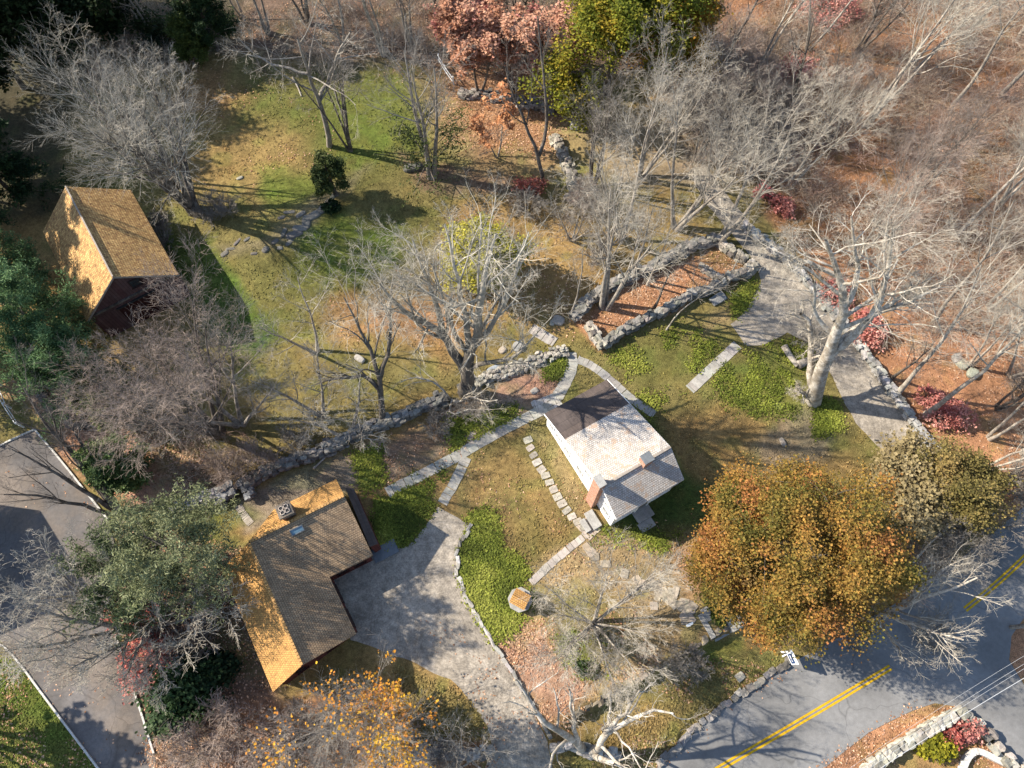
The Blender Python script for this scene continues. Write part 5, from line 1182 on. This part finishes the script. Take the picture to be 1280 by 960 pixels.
# -- leafy crowns
leafy_tree(962, 716, 'big round oak with burnt orange leaves beside the road', 201, [(.095, .09, .02), (.165, .125, .028), (.24, .15, .034), (.31, .165, .04), (.30, .125, .042)], H=12.5, r0=.42, var=.3, nleaf=15, size=.115, jit=.34, n=(30, 12, 9), L=(.62, .42, .45), ang=(1.1, .85, .8), s0=.14, up=(.03, .02, .02), env=(1008, 690, 6.6, 7.3, 6.6, 6.2))
leafy_tree(758, 118, 'large golden green maple at the top edge of the clearing', 202, [(.09, .11, .012), (.14, .15, .016), (.2, .185, .02), (.28, .2, .022)], H=12.5, r0=.4, var=.28, nleaf=9, size=.18, jit=.4, n=(15, 11, 8), L=(.52, .5, .5), s0=.3)
leafy_tree(830, 112, 'orange tinged maple overlapping the golden green maple', 203, [(.2, .14, .015), (.32, .2, .02), (.38, .18, .03)], H=10.5, r0=.3, nleaf=8, size=.18, jit=.4, n=(13, 10, 7), L=(.48, .5, .5), s0=.3)
leafy_tree(718, 150, 'small yellow-green sapling under the golden maple', 204, [(.16, .17, .015), (.24, .22, .02)], H=4.2, r0=.08, nleaf=4, size=.16, jit=.3, n=(9, 7, 5), L=(.42, .5, .5))
leafy_tree(604, 352, 'bright yellow-green bushy tree behind the great bare tree', 205, [(.24, .23, .025), (.33, .30, .035), (.42, .37, .05)], H=6.6, r0=.12, nleaf=4, size=.15, jit=.3, n=(12, 9, 7), stems=4, spread=.24, s0=.3, L=(.38, .5, .5), lf=.7)
leafy_tree(1160, 628, 'brownish green leafy tree at the end of the upper driveway', 206, [(.11, .095, .03), (.19, .15, .05), (.27, .19, .07)], H=5.6, r0=.2, nleaf=3, size=.12, jit=.25, n=(12, 9, 7), L=(.48, .5, .5), stems=3, spread=.25, s0=.25, lf=.75, var=.3)
leafy_tree(1112, 612, 'sparse tan leaved bush beside the end of the upper driveway', 207, [(.24, .19, .09), (.3, .24, .13)], H=4.5, r0=.1, nleaf=1, size=.2, jit=.3, n=(12, 9, 7), L=(.5, .5, .5), stems=5, spread=.5, s0=.25, lf=.6)
# -- conifers
BLUEG = [(.05, .095, .035), (.10, .17, .065), (.16, .25, .105)]
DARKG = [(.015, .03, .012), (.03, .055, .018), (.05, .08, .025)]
conifer(92, 432, 'large blue-green pine in front of the barn, nearest the photo edge', 301, BLUEG, tuft=18, size=.2, width=.04, H=12.5, R=3.5, nb=60, dens=10, cone=.65)
conifer(112, 486, 'blue-green pine between the barn and the parking lot', 302, BLUEG, tuft=18, size=.2, width=.04, H=8.5, R=3.0, nb=50, dens=10, cone=.65)
conifer(44, 372, 'blue-green pine touching the barn golden roof corner', 303, BLUEG, tuft=18, size=.2, width=.04, H=9.5, R=2.6, nb=50, dens=10, cone=.65)
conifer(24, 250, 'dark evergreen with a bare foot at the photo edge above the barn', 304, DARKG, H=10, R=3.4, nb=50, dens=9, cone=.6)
conifer(270, 706, 'big soft pine between the parking lot and the red building', 305, [(.095, .11, .05), (.165, .18, .085), (.25, .26, .14)], H=12.5, R=3.5, nb=40, dens=9, tuft=14, size=.22, width=.045, cone=.5, s0=.3)
conifer(205, 728, 'olive green pine leaning over the parking lot edge', 306, [(.06, .08, .035), (.10, .13, .055), (.15, .17, .085)], H=8, R=3.2, nb=34, dens=9, tuft=14, size=.22, width=.045, cone=.5, s0=.25)
conifer(166, 592, 'small rounded green conifer beside the leaf-covered bank', 307, [(.05, .085, .03), (.09, .14, .045), (.14, .18, .06)], H=5, R=1.6, nb=50, dens=8, cone=.6, size=.26, name='conifer')
conifer(160, 510, 'olive young pine at the upper edge of the leaf-covered bank', 308, [(.06, .075, .025), (.11, .12, .035), (.16, .15, .05)], H=5, R=2.3, nb=40, dens=8, cone=.6, size=.28, name='conifer')
conifer(420, 243, 'small dark cedar alone on the rocky lawn knoll', 309, [(.03, .045, .015), (.065, .085, .022), (.11, .125, .04)], H=5.0, R=1.25, nb=22, dens=8, cone=.45, s0=.35, size=.26, name='cedar')
conifer(537, 216, 'dark feathery hemlock wrapped round the tall bare tree', 310, [(.03, .045, .012), (.06, .075, .02), (.10, .11, .035)], H=7, R=3.6, nb=26, tuft=3, dens=8, cone=.4, s0=.15, size=.24, name='hemlock')
conifer(272, 62, 'tall dark green cedar at the top edge of the upper lawn', 311, DARKG, H=11, R=2.2, nb=60, dens=8, cone=.8, name='cedar')
conifer(246, 72, 'short yellowish green cedar beside the tall dark cedar', 312, [(.05, .07, .015), (.09, .11, .025)], H=5.5, R=1.6, nb=44, dens=8, cone=.8, name='cedar')
conifer(-18, 300, 'tall dark spruce standing beyond the barn at the photo edge', 313, DARKG, H=15, R=3.6, nb=54, dens=9, cone=.75, name='spruce')
conifer(-70, 470, 'tall pine shading the barn from beyond the photo edge', 314, BLUEG, H=11, R=3.6, nb=50, dens=9, cone=.6)
for i, (px, py, H, R, lab) in enumerate([(30, 110, 12, 4.2, 'dark evergreen in the top corner wood nearest the shaded lawn'), (75, 75, 11, 4, 'dark evergreen in the top corner wood, second from the photo edge'), (115, 60, 9, 3.4, 'dark evergreen nearest the huge multi-stemmed tree in the top corner wood'), (10, 50, 13, 4.5, 'dark evergreen crowded into the very corner of the photograph'), (-30, 160, 13, 4.2, 'dark evergreen at the photo edge beside the shaded strip of lawn'), (60, 20, 12, 4, 'dark green tree at the top edge left of the brown thicket'), (-90, 130, 15, 4, 'unseen evergreen added to shade the strip of lawn'), (-75, 235, 14, 4, 'unseen evergreen level with the barn, added for its shade'), (-50, 20, 15, 4, 'unseen evergreen past the top corner, added for its shade'), (150, 62, 8, 3, 'low dark evergreen beside the brown thicket at the top')]):  # the tall evergreens out of view are added to cast shade here
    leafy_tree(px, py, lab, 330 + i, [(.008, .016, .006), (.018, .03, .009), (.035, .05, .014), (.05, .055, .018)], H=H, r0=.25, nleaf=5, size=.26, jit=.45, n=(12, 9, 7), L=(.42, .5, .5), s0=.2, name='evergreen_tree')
t, lv = BT(-95, 905, 'bare oak beyond the photo corner shading the green lawn', 345, 'bark_dark', 'twig_dark', H=11, stems=3, spread=.3, r0=.3, n=(10, 8, 6, 4)); sparse_leaves(t, lv, 9, .5, [(.2, .12, .04), (.3, .18, .05)], .4, nper=2)
t, lv = BT(1150, 838, 'placeholder', 346, 'bark_dark', 'twig_dark', H=2, n=(2, 2)) if False else (None, None)

# -- shrubs
RED = [(.36, .09, .07), (.50, .16, .13), (.58, .26, .21)]
PNK = [(.40, .13, .11), (.52, .23, .19), (.58, .32, .26)]
for i, (px, py, rx, ry, rz, pal, lab) in enumerate([
    (170, 773, 1.7, 1.0, 1.5, RED, 'bright red shrub at the parking lot edge, upper of the pair'), (190, 826, 1.6, 2.0, 1.5, RED, 'taller red shrub at the parking lot edge, lower of the pair'),
    (1183, 524, 2.0, 1.1, 1.1, PNK, 'pink-red shrub in the leafy woods at the end of the driveway wall'), (1158, 500, 1.2, .8, .9, PNK, 'small pink shrub just above the pink-red shrub by the driveway wall'),
    (1078, 414, 1.5, 1.7, 1.2, PNK, 'pink shrub behind the hollow sycamore across the driveway'), (1042, 372, 1.3, 1.4, 1.1, PNK, 'rosy shrub beside the driveway wall above the sycamore'),
    (952, 245, .7, .9, 1.0, [(.42, .09, .09), (.5, .16, .14)], 'crimson shrub by the wooded bend of the upper driveway'), (975, 262, 1.2, 1.0, 1.0, PNK, 'pink twiggy shrub next to the crimson shrub by the driveway bend'),
    (662, 240, 1.6, 1.0, 1.2, [(.3, .09, .07), (.38, .16, .12)], 'dull red shrub at the foot of the Y shaped tree'),
    (1030, 22, 3.0, 2.0, 2.2, PNK, 'pink shrub in the woods at the top edge of the photograph'), (990, 100, 1.8, 1.6, 2, PNK, 'pink shrub deep in the woods right of the golden maple'),
    (1204, 914, 1.05, .75, .8, PNK, 'pink shrub on the island beside the boulder wall'), (1187, 922, .8, .6, .7, RED, 'red shrub on the island between the pink and the yellow-green shrubs'),
    (590, 40, 2.4, 1.8, 2, PNK, 'rosy shrub deep in the wood above the white rails')]):
    shrub(px, py, lab, 400 + i, pal, rx * 1.15, ry * 1.15, rz * 1.25, int(620 * rx * ry) + 250, .15, 'red_shrub', stems=16, k=int(14 + 9 * rx * ry), sig=.16, var=.3, aspect=.6)
for i, (px, py, rx, ry, rz, pal, lab, n) in enumerate([
    (238, 862, 2.6, 2.0, 1.8, [(.012, .03, .012), (.03, .06, .02), (.05, .085, .03)], 'dark green rhododendron below the red shrubs', 5200),
    (268, 838, 1.6, 1.2, 1.6, [(.012, .028, .012), (.03, .05, .02)], 'dark evergreen shrub beside the red building eave', 2400),
    (215, 900, 1.5, 1.2, 1.1, [(.05, .08, .035), (.09, .12, .06)], 'pale green shrub at the lower end of the parking lot bed', 1800),
    (1166, 934, 1.2, .8, .8, [(.13, .13, .012), (.24, .22, .02), (.3, .26, .02)], 'yellow-green shrub on the island behind the capped wall', 2400),
    (893, 742, .8, 2.0, 1.0, [(.07, .09, .02), (.13, .15, .03)], 'upright green shrub at the edge of the burnt orange oak', 1800),
    (728, 836, .5, .5, .7, [(.03, .05, .015), (.06, .08, .02)], 'tiny dark green shrub in the front yard grass', 500),
    (415, 262, .8, .7, .6, [(.012, .03, .01), (.03, .05, .018)], 'small dark juniper among the ledge rocks', 700)]):
    shrub(px, py, lab, 430 + i, pal, rx, ry, rz, n, .2, 'green_shrub')
for i, (px, py, lab) in enumerate([(618, 612, ''),]): pass
# ================================================================== WOODS: shared tree meshes, each tree its own object
WPROTO = []
for k, (H, st, sp, bk, tw, s0) in enumerate([(15, 1, 0, 'bark_pale', 'twig_silver', .5), (13, 2, .12, 'bark_grey', 'twig_silver', .45), (16, 1, 0, 'bark_grey', 'twig_grey', .55), (12, 3, .18, 'bark_grey', 'twig_pink', .4), (14, 2, .1, 'bark_pale', 'twig_silver', .45), (10, 4, .25, 'bark_dark', 'twig_dark', .35), (11, 1, 0, 'bark_dark', 'twig_grey', .4), (14, 3, .14, 'bark_pale', 'twig_silver', .4)]):
    lv = bare_skeleton(np.random.default_rng(600 + k), H=H, stems=st, spread=sp, r0=.2 if st == 1 else .15, n=(11, 9, 8, 5), s0=s0, tgn=.06)
    WPROTO.append(wood_meshes(lv, M[bk], M[tw], 2, M['limb_silver'] if tw == 'twig_silver' else None))
rngw = np.random.default_rng(9)
def wood_tree(px, py, k, label, s=None, group=None):
    p = gz(px, py); t = thing('bare_tree', label, 'tree', tuple(p), rngw.random() * 6.28, group)
    s = s or (.82 + .3 * rngw.random()); t.scale = (s, s, s)
    t.rotation_euler = (rngw.normal() * .05, rngw.normal() * .05, rngw.random() * 6.28)
    for me in WPROTO[k]: link(me.name, me, t)
for a in [
    (1122, 492, 0, 'pale slanting trunk rooted just behind the driveway wall, upper of two', 1.05), (1158, 518, 0, 'long pale slanting trunk beside the pink-red shrub at the driveway wall end', 1.15),
    (1166, 405, 2, 'thick dark trunk alone on open leaf litter across from the hollow sycamore', 1.0), (1114, 473, 6, 'thin straight sapling between the driveway wall and the slanting trunks', .75),
    (1212, 458, 4, 'thin tree beside the three mossy boulders in the woods', .8), (1246, 510, 5, 'crooked dark trunked tree below the three mossy boulders', .85), (1236, 548, 4, 'pale tree leaning out behind the brownish green tree', .9),
    (1278, 566, 7, 'pale forked tree at the photo edge just above the road', .95), (1262, 470, 1, 'grey forked tree at the photo edge level with the boulders', .9), (1226, 590, 7, 'pale tree between the brownish green tree and the photo edge', .8),
    (1062, 330, 3, 'pinkish twigged tree just across the driveway wall from the sycamore crown', .8), (985, 236, 4, 'pale branched tree leaning over the wooded bend of the driveway', 1.0), (935, 225, 1, 'grey forked tree at the left verge of the wooded driveway bend', .95),
    (1095, 285, 3, 'dense pinkish tree in the woods above the sycamore crown', .9), (1140, 245, 5, 'many stemmed grey tree in the middle of the upper woods', 1.0), (1190, 300, 0, 'straight pale trunk above the thick dark trunk in the woods', 1.0),
    (1245, 260, 7, 'pale spreading tree near the photo edge in the upper woods', 1.0), (1275, 345, 0, 'tall pale trunk crossing the photo edge above the thick dark trunk', 1.05), (1235, 385, 4, 'pale double trunk right of the thick dark trunk', .95),
    (1082, 158, 7, 'big pale fan-branched tree dominating the top of the woods', 1.3), (1035, 175, 5, 'dark many stemmed tree left of the pale fan-branched tree', .95), (985, 140, 6, 'dark slim tree by the pink shrub deep in the woods', 1.0),
    (945, 95, 4, 'pale tree with spreading limbs right of the golden maple', 1.05), (1010, 62, 1, 'grey forked tree at the top edge beside the topmost pink shrub', 1.0), (1068, 70, 5, 'grey many stemmed tree at the top edge between pink shrub and fan-branched tree', 1.0),
    (1130, 100, 4, 'pale double tree above the fan-branched tree', 1.05), (1185, 140, 2, 'tall dark trunked tree right of the fan-branched tree', 1.0), (1250, 120, 2, 'tall dark leaning trunk in the top corner of the woods', 1.1),
    (1205, 45, 6, 'dark trunk at the top edge near the corner of the woods', 1.1), (1272, 50, 2, 'dark trunk standing in the very top corner of the woods', 1.05), (1300, 200, 7, 'pale crown entering the photo edge under the top corner trunks', 1.0),
    (892, 150, 3, 'pinkish grey tree in the thicket right below the golden maple', .9), (870, 200, 5, 'grey twiggy tree between the dirt clearing and the driveway bend', .9), (915, 60, 6, 'dark slim tree right behind the golden maple', 1.0),
    (930, 170, 5, 'many stemmed grey tree in the dark thicket left of the driveway bend', .85), (1000, 200, 6, 'dark slim tree in the hollow right of the driveway bend', .8), (1320, 440, 4, 'pale tree at the photo edge level with the thick dark trunk', 1.0),
    (335, 42, 3, 'pinkish grey tree behind the tall dark cedar', 1.0), (385, 30, 5, 'grey many stemmed tree at the top edge above the upper lawn', 1.05), (430, 62, 1, 'grey forked tree at the lawn top beside the white upper branches', 1.0), (480, 70, 7, 'pale twiggy tree at the head of the upper lawn', .95),
    (515, 60, 3, 'pinkish tree left of the white rails', .95), (548, 45, 6, 'dark slim tree behind the white rails', 1.0), (640, 50, 5, 'grey tree rising behind the russet leaves', 1.0), (668, 70, 6, 'dark trunk between the russet leaves and the golden maple', 1.05),
    (150, 40, 5, 'grey many stemmed tree behind the evergreens of the top corner', .9), (195, 50, 3, 'pinkish tree at the top edge left of the tall dark cedar', .95), (305, 25, 1, 'grey forked tree at the top edge beside the dark cedar', .9)]: wood_tree(*a)

# bare shrubs, each its own
SP = [bare_shrub_meshes(700 + k, H, st, sp, tw) for k, (H, st, sp, tw) in enumerate([(2.4, 9, .5, 'twig_pink'), (1.8, 12, .6, 'twig_grey'), (3.0, 8, .4, 'twig_grey'), (2.2, 10, .55, 'twig_dark')])]
def bare_shrub(px, py, k, label, s=1.0, group=None):
    p = gz(px, py); t = thing('bare_shrub', label, 'shrub', tuple(p), rngw.random() * 6.28, group); t.scale = (s,) * 3
    for nm, me in zip(('stems', 'twigs'), SP[k]): link(nm, me, t)
for a in [(262, 268, 1, 'low grey twiggy shrub around the foot of the huge multi-stemmed tree', 1.1), (285, 262, 1, 'low grey shrub on the shadow side of the huge multi-stemmed tree', .9), (205, 300, 3, 'dark twiggy shrub against the shaded barn wall', 1.2), (330, 580, 0, 'pinkish bare shrub above the tumbled wall end', 1.1), (290, 590, 0, 'pinkish bare shrub in the brown leaves above the dark short wall', 1.2),
          (370, 555, 1, 'grey bare shrub leaning over the tumbled wall', 1.0), (545, 535, 1, 'grey tangled shrub on the bare earth under the great bare tree', .9), (590, 515, 2, 'wiry grey shrub at the foot of the great bare tree', .9), (745, 800, 2, 'bushy grey shrub under the wide low tree in the front yard', .8), (860, 835, 1, 'pale twiggy shrub hanging over the retaining wall', 1.0), (835, 830, 2, 'second pale shrub hanging over the retaining wall, farther from the steps', .8),
          (690, 640, 1, 'small grey shrub near the stepping stones', .01), (225, 760, 3, 'dark bare shrub between the red shrubs and the red building', 1.4), (255, 800, 3, 'dark bare shrub behind the taller red shrub', 1.3), (300, 905, 0, 'brown bare shrub below the rhododendron', 1.4), (345, 935, 0, 'brown bare shrub in the leaf litter at the bottom edge', 1.4), (255, 935, 0, 'pinkish bare shrub at the bottom edge near the parking lot', 1.3), (390, 905, 3, 'dark bare shrub under the half-bare orange tree', 1.2),
          (505, 905, 2, 'thin bare shrub at the edge of the grass patch by the drive', .9), (560, 945, 1, 'grey bare shrub over the bottom stone wall', 1.0), (870, 585, 1, 'tiny dry shrub by the shaded side of the white house', .01), (1150, 800, 2, 'bare shrub on the verge under the branches leaning over the road', 1.2), (1060, 795, 1, 'low grey shrub at the road edge below the burnt orange oak', 1.0), (1010, 430, 2, 'dead grey shrub beside the logs at the hollow sycamore', .9), (728, 258, 0, 'pinkish bare shrub below the broken wall by the clearing', 1.2), (660, 262, 1, 'grey bare shrub on the lawn behind the yellow-green tree', 1.2), (745, 325, 3, 'dark bare shrub in the shade behind the enclosure end', 1.0), (1180, 690, 2, 'bare shrub at the road side behind the burnt orange oak', 1.3), (1265, 610, 1, 'grey bare shrub at the photo edge where the woods meet the road', 1.3)]:
    if a[4] > .05: bare_shrub(*a)

# ------------------------------------------------------------------ uncountable cover
def scatter_px(rng, n, poly, soft=6, dens=None, avoid=False):
    poly = np.array(poly, float); lo, hi = poly.min(0) - soft, poly.max(0) + soft
    px = lo[0] + rng.random(n) * (hi[0] - lo[0]); py = lo[1] + rng.random(n) * (hi[1] - lo[1])
    w = pmask(px, py, poly, soft)
    # even density on the ground rather than on the picture
    G_ = np.array([gp(a, b) for a, b in zip(px, py)]); dist = np.linalg.norm(G_ - CAM, axis=1); w = w * (dist / dist.max()) ** 2.4
    if dens is not None: w = w * dens(G_[:, 0], G_[:, 1])
    for line, wd in (PATHS if avoid else ()):
        dm = np.full(n, 1e9)
        for q in line: dm = np.minimum(dm, np.hypot(G_[:, 0] - q[0], G_[:, 1] - q[1]))
        w = w * (dm > wd)
    for poly_ in (ROADS if avoid else ()): w = w * (pmask(px, py, poly_, .5) < .5)
    k = rng.random(n) < w; P = G_[k]; P[:, 2] = gh(P[:, 0], P[:, 1]); return P
def stuff(name, label, V, F, mat, c, cat):
    o = link(name, newmesh(name, V, F, mat, c)); return tag(o, label, cat, None, 'stuff')
rng = np.random.default_rng(31)
patchy = lambda s, a, b: (lambda X, Y: sst(a, b, fbm(X * s, Y * s, 61)))
P = [scatter_px(rng, n, poly, 9, dn, True) for n, poly, dn in [
    (15000, [(588, 642), (606, 638), (622, 646), (627, 690), (652, 700), (660, 722), (640, 735), (668, 745), (660, 768), (640, 790), (616, 805), (601, 784), (581, 746), (572, 712), (576, 680)], patchy(.9, .2, .34)),
    (7000, [(470, 625), (502, 610), (545, 632), (512, 680), (482, 686), (466, 660)], None),
    (3200, [(442, 568), (475, 560), (480, 600), (455, 615)], None), (2600, [(688, 446), (712, 440), (708, 470), (682, 472)], None), (2600, [(600, 520), (645, 510), (640, 530), (605, 545)], None), (2600, [(560, 525), (590, 520), (600, 545), (565, 560)], None),
    (3600, [(505, 600), (560, 575), (552, 610), (520, 620)], patchy(1, .4, .6)),
    (3400, [(915, 372), (938, 352), (946, 362), (938, 384), (918, 396)], None), (7000, [(900, 440), (960, 425), (1010, 430), (1020, 480), (990, 520), (920, 520), (890, 480)], patchy(.8, .42, .6)), (3500, [(1020, 500), (1045, 505), (1050, 535), (1020, 545)], None),
    (7000, [(760, 445), (850, 405), (900, 420), (860, 490), (800, 500)], patchy(.8, .46, .62)), (1500, [(780, 495), (830, 500), (815, 525)], None),
    (5000, [(690, 790), (760, 780), (760, 840), (700, 845)], patchy(.9, .45, .62)), (2500, [(745, 655), (850, 668), (830, 690), (740, 675)], patchy(1.2, .4, .6))]]
P = np.concatenate(P); P[:, 2] += .03 + rng.random(len(P)) * .12
P = P + np.column_stack([rng.normal(size=(len(P), 2)) * .14, np.zeros(len(P))])
V, F, c = leaves(rng, P, 3, (.12, .12, .03), .10, [(.085, .105, .018), (.15, .18, .028), (.22, .245, .038), (.29, .30, .06)], .28, None, .45)
stuff('ivy', 'bright green ivy and myrtle beds spreading over the yard', V, F, M['leaf'], c, 'ground cover')

LIT = [(.22, .11, .06), (.38, .19, .10), (.5, .28, .15), (.45, .27, .18), (.55, .36, .24)]
P = [scatter_px(rng, n, poly, 12, dn) for n, poly, dn in [
    (46000, [(850, 0), (1300, 0), (1300, 640), (1225, 640), (1148, 535), (1060, 405), (970, 290), (900, 190)], patchy(.35, .3, .65)), (9000, [(717, 398), (800, 346), (900, 306), (940, 340), (915, 350), (800, 405), (752, 432)], None),
    (14000, [(20, 480), (110, 495), (200, 480), (260, 560), (240, 630), (150, 640), (100, 590)], patchy(.4, .3, .6)), (12000, [(540, 80), (720, 90), (700, 200), (560, 180)], None), (14000, [(180, 860), (420, 850), (620, 930), (620, 970), (180, 970)], patchy(.4, .35, .6)),
    (12000, [(600, 780), (760, 770), (890, 790), (740, 880), (690, 930)], patchy(.5, .45, .65)), (5000, [(560, 530), (740, 540), (900, 680), (860, 780), (640, 800)], patchy(.6, .55, .72)), (5000, [(1020, 965), (1150, 882), (1200, 885), (1280, 960)], patchy(.5, .35, .6)),
    (7000, [(700, 950), (890, 830), (1000, 830), (830, 960)], patchy(.5, .45, .65)), (4000, [(0, 830), (20, 825), (120, 960), (0, 960)], patchy(.5, .4, .7)), (9000, [(160, 640), (300, 690), (340, 870), (190, 900)], None), (4000, [(230, 70), (420, 150), (400, 250), (200, 240)], patchy(.4, .48, .65)),
    (6000, [(440, 560), (700, 470), (600, 560), (480, 610)], patchy(.6, .45, .65)), (5000, [(400, 360), (720, 300), (720, 420), (440, 450)], patchy(.5, .5, .68)), (1300, [(0, 550), (130, 560), (190, 940), (120, 940), (0, 800)], patchy(.6, .55, .7)), (2200, [(530, 780), (640, 820), (680, 930), (600, 930)], patchy(1.6, .45, .8)),
    (9000, [(250, 0), (870, 0), (860, 90), (330, 100)], patchy(.4, .35, .6))]]
P = np.concatenate(P); P[:, 2] += .045
V, F, c = leaves(rng, P, 1, (.05, .05, .008), .095, LIT, .25, rng.random(len(P)), .35)
stuff('fallen_leaves', 'fallen autumn leaves strewn over the ground', V, F, M['litter'], c, 'leaf litter')

# brushy undergrowth of the woods: thin arching stems, uncountable
def brush(rng, P, n, h, pal, spread=.55):
    idx = np.repeat(np.arange(len(P)), n); k = len(idx)
    base = P[idx] + np.column_stack([rng.normal(size=(k, 2)) * .35, np.zeros(k)])
    az = rng.random(k) * 6.28; tl = np.abs(rng.normal(size=k)) * spread + .1; L = h * (.5 + .8 * rng.random(k)) * (.7 + .6 * rng.random(len(P)))[idx]
    Q = np.empty((k, 4, 3)); Q[:, 0] = base; d = np.column_stack([np.cos(az) * np.sin(tl), np.sin(az) * np.sin(tl), np.cos(tl)])
    for j in range(1, 4): Q[:, j] = Q[:, j - 1] + d * (L / 3)[:, None]; d = nrm(d + rng.normal(size=(k, 3)) * .22 - np.array([0, 0, .12 * j]))
    R0 = np.broadcast_to(np.array([.013, .011, .009, .007]), (k, 4))
    tw = grow(rng, Q, R0, 4, .3, 1, .6, .2, .45, 3, .2, 0, .8, .006)
    parts = [tubes(Q, R0, 3), tubes(*tw, 3)]; V, F = join(parts)
    pal = np.array(pal); pc = pal[rng.integers(0, len(pal), len(P))] * np.clip(rng.normal(1, .2, len(P)), .5, 1.5)[:, None]
    c = np.concatenate([np.repeat(pc[idx], 12, 0), np.repeat(pc[idx], 4 * 9, 0)])
    return V, F, c
BR = [(.38, .29, .215), (.44, .345, .26), (.32, .255, .205), (.40, .27, .205), (.34, .28, .2)]
P = np.concatenate([scatter_px(rng, n, poly, 12, dn) for n, poly, dn in [
    (2000, [(940, -10), (1300, -10), (1300, 330), (1180, 330), (1080, 330), (990, 270), (930, 180)], patchy(.22, .2, .5)), (420, [(1080, 330), (1300, 330), (1300, 560), (1200, 500), (1110, 440)], patchy(.25, .42, .62)),
    (900, [(850, 40), (980, 40), (990, 220), (900, 230), (840, 150)], None), (520, [(250, 0), (860, 0), (850, 60), (560, 80), (330, 85)], patchy(.25, .3, .55)), (260, [(120, 20), (250, 20), (240, 80), (120, 110)], None)]])
V, F, c = brush(rng, P, 15, 1.9, BR)
stuff('undergrowth', 'pinkish grey leafless brush filling the woods', V, [F], M['brush'], c, 'undergrowth')
P = np.concatenate([scatter_px(rng, n, poly, 8, dn) for n, poly, dn in [(160, [(190, 860), (420, 900), (560, 920), (560, 960), (200, 960)], patchy(.4, .35, .6)), (120, [(180, 540), (330, 540), (300, 600), (180, 640)], patchy(.4, .35, .6)), (60, [(700, 240), (760, 240), (760, 290), (700, 290)], None), (90, [(1110, 560), (1240, 620), (1200, 680), (1120, 640)], None), (70, [(1050, 780), (1200, 690), (1180, 730), (1060, 800)], None)]])
V, F, c = brush(rng, P, 12, 1.0, BR)
stuff('low_brush', 'low dry brush and brambles at the yard margins', V, [F], M['brush'], c, 'undergrowth')
# dry grass blades on the lawns, each tinted like the turf it grows from
P = np.concatenate([scatter_px(rng, n, poly, 16, dn, True) for n, poly, dn in [(60000, [(60, 200), (260, 70), (560, 90), (700, 260), (740, 400), (560, 520), (330, 600), (170, 600), (240, 300)], patchy(.8, .25, .7)), (50000, [(560, 560), (720, 430), (920, 390), (1000, 420), (1120, 600), (900, 660), (880, 800), (740, 890), (640, 840), (590, 640)], patchy(.8, .25, .7)), (14000, [(700, 960), (890, 830), (1000, 825), (830, 960)], patchy(.8, .2, .6)), (9000, [(0, 830), (20, 825), (120, 960), (0, 960)], None), (9000, [(500, 840), (600, 880), (610, 930), (500, 930)], None)]])
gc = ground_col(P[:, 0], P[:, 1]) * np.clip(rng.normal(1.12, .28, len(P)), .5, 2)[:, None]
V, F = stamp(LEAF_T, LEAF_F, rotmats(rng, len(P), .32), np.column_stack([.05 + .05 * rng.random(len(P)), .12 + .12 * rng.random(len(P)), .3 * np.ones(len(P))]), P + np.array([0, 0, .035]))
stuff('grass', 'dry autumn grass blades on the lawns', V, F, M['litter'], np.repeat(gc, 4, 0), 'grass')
# ================================================================== LIGHT, CAMERA
sv = np.array([math.cos(rad(SUN_AZ)) * math.cos(rad(SUN_EL)), math.sin(rad(SUN_AZ)) * math.cos(rad(SUN_EL)), math.sin(rad(SUN_EL))])
sl = bpy.data.lights.new('sun', 'SUN'); sl.energy = 5.0; sl.angle = rad(.55); sl.color = (1, .91, .77)
so = bpy.data.objects.new('sun', sl); C.objects.link(so); so.rotation_euler = Vector(sv).to_track_quat('Z', 'Y').to_euler()
w = bpy.data.worlds.new('World'); bpy.context.scene.world = w; w.use_nodes = True
nt = w.node_tree; nt.nodes.clear()
sky = nt.nodes.new('ShaderNodeTexSky'); sky.sky_type = 'NISHITA'; sky.sun_disc = False
sky.sun_elevation = rad(SUN_EL); sky.sun_rotation = rad(90 - SUN_AZ); sky.air_density = 1.0; sky.dust_density = .6; sky.ozone_density = 1.2
bg = nt.nodes.new('ShaderNodeBackground'); bg.inputs[1].default_value = .125
wo = nt.nodes.new('ShaderNodeOutputWorld'); nt.links.new(sky.outputs[0], bg.inputs[0]); nt.links.new(bg.outputs[0], wo.inputs[0])
cd_ = bpy.data.cameras.new('camera'); co = bpy.data.objects.new('camera', cd_); C.objects.link(co)
co.location = tuple(CAM); co.rotation_euler = (TILT, 0, 0)
cd_.sensor_fit = 'HORIZONTAL'; cd_.sensor_width = 36; cd_.lens = 36 * FOC / 1280; cd_.clip_end = 2000; cd_.clip_start = .5
sc = bpy.context.scene; sc.camera = co
sc.view_settings.view_transform = 'Standard'; sc.view_settings.look = 'None'; sc.view_settings.exposure = 1.2; sc.view_settings.gamma = 1
sc.cycles.use_denoising = True
sc.cycles.max_bounces = 5; sc.cycles.diffuse_bounces = 3; sc.cycles.transparent_max_bounces = 4
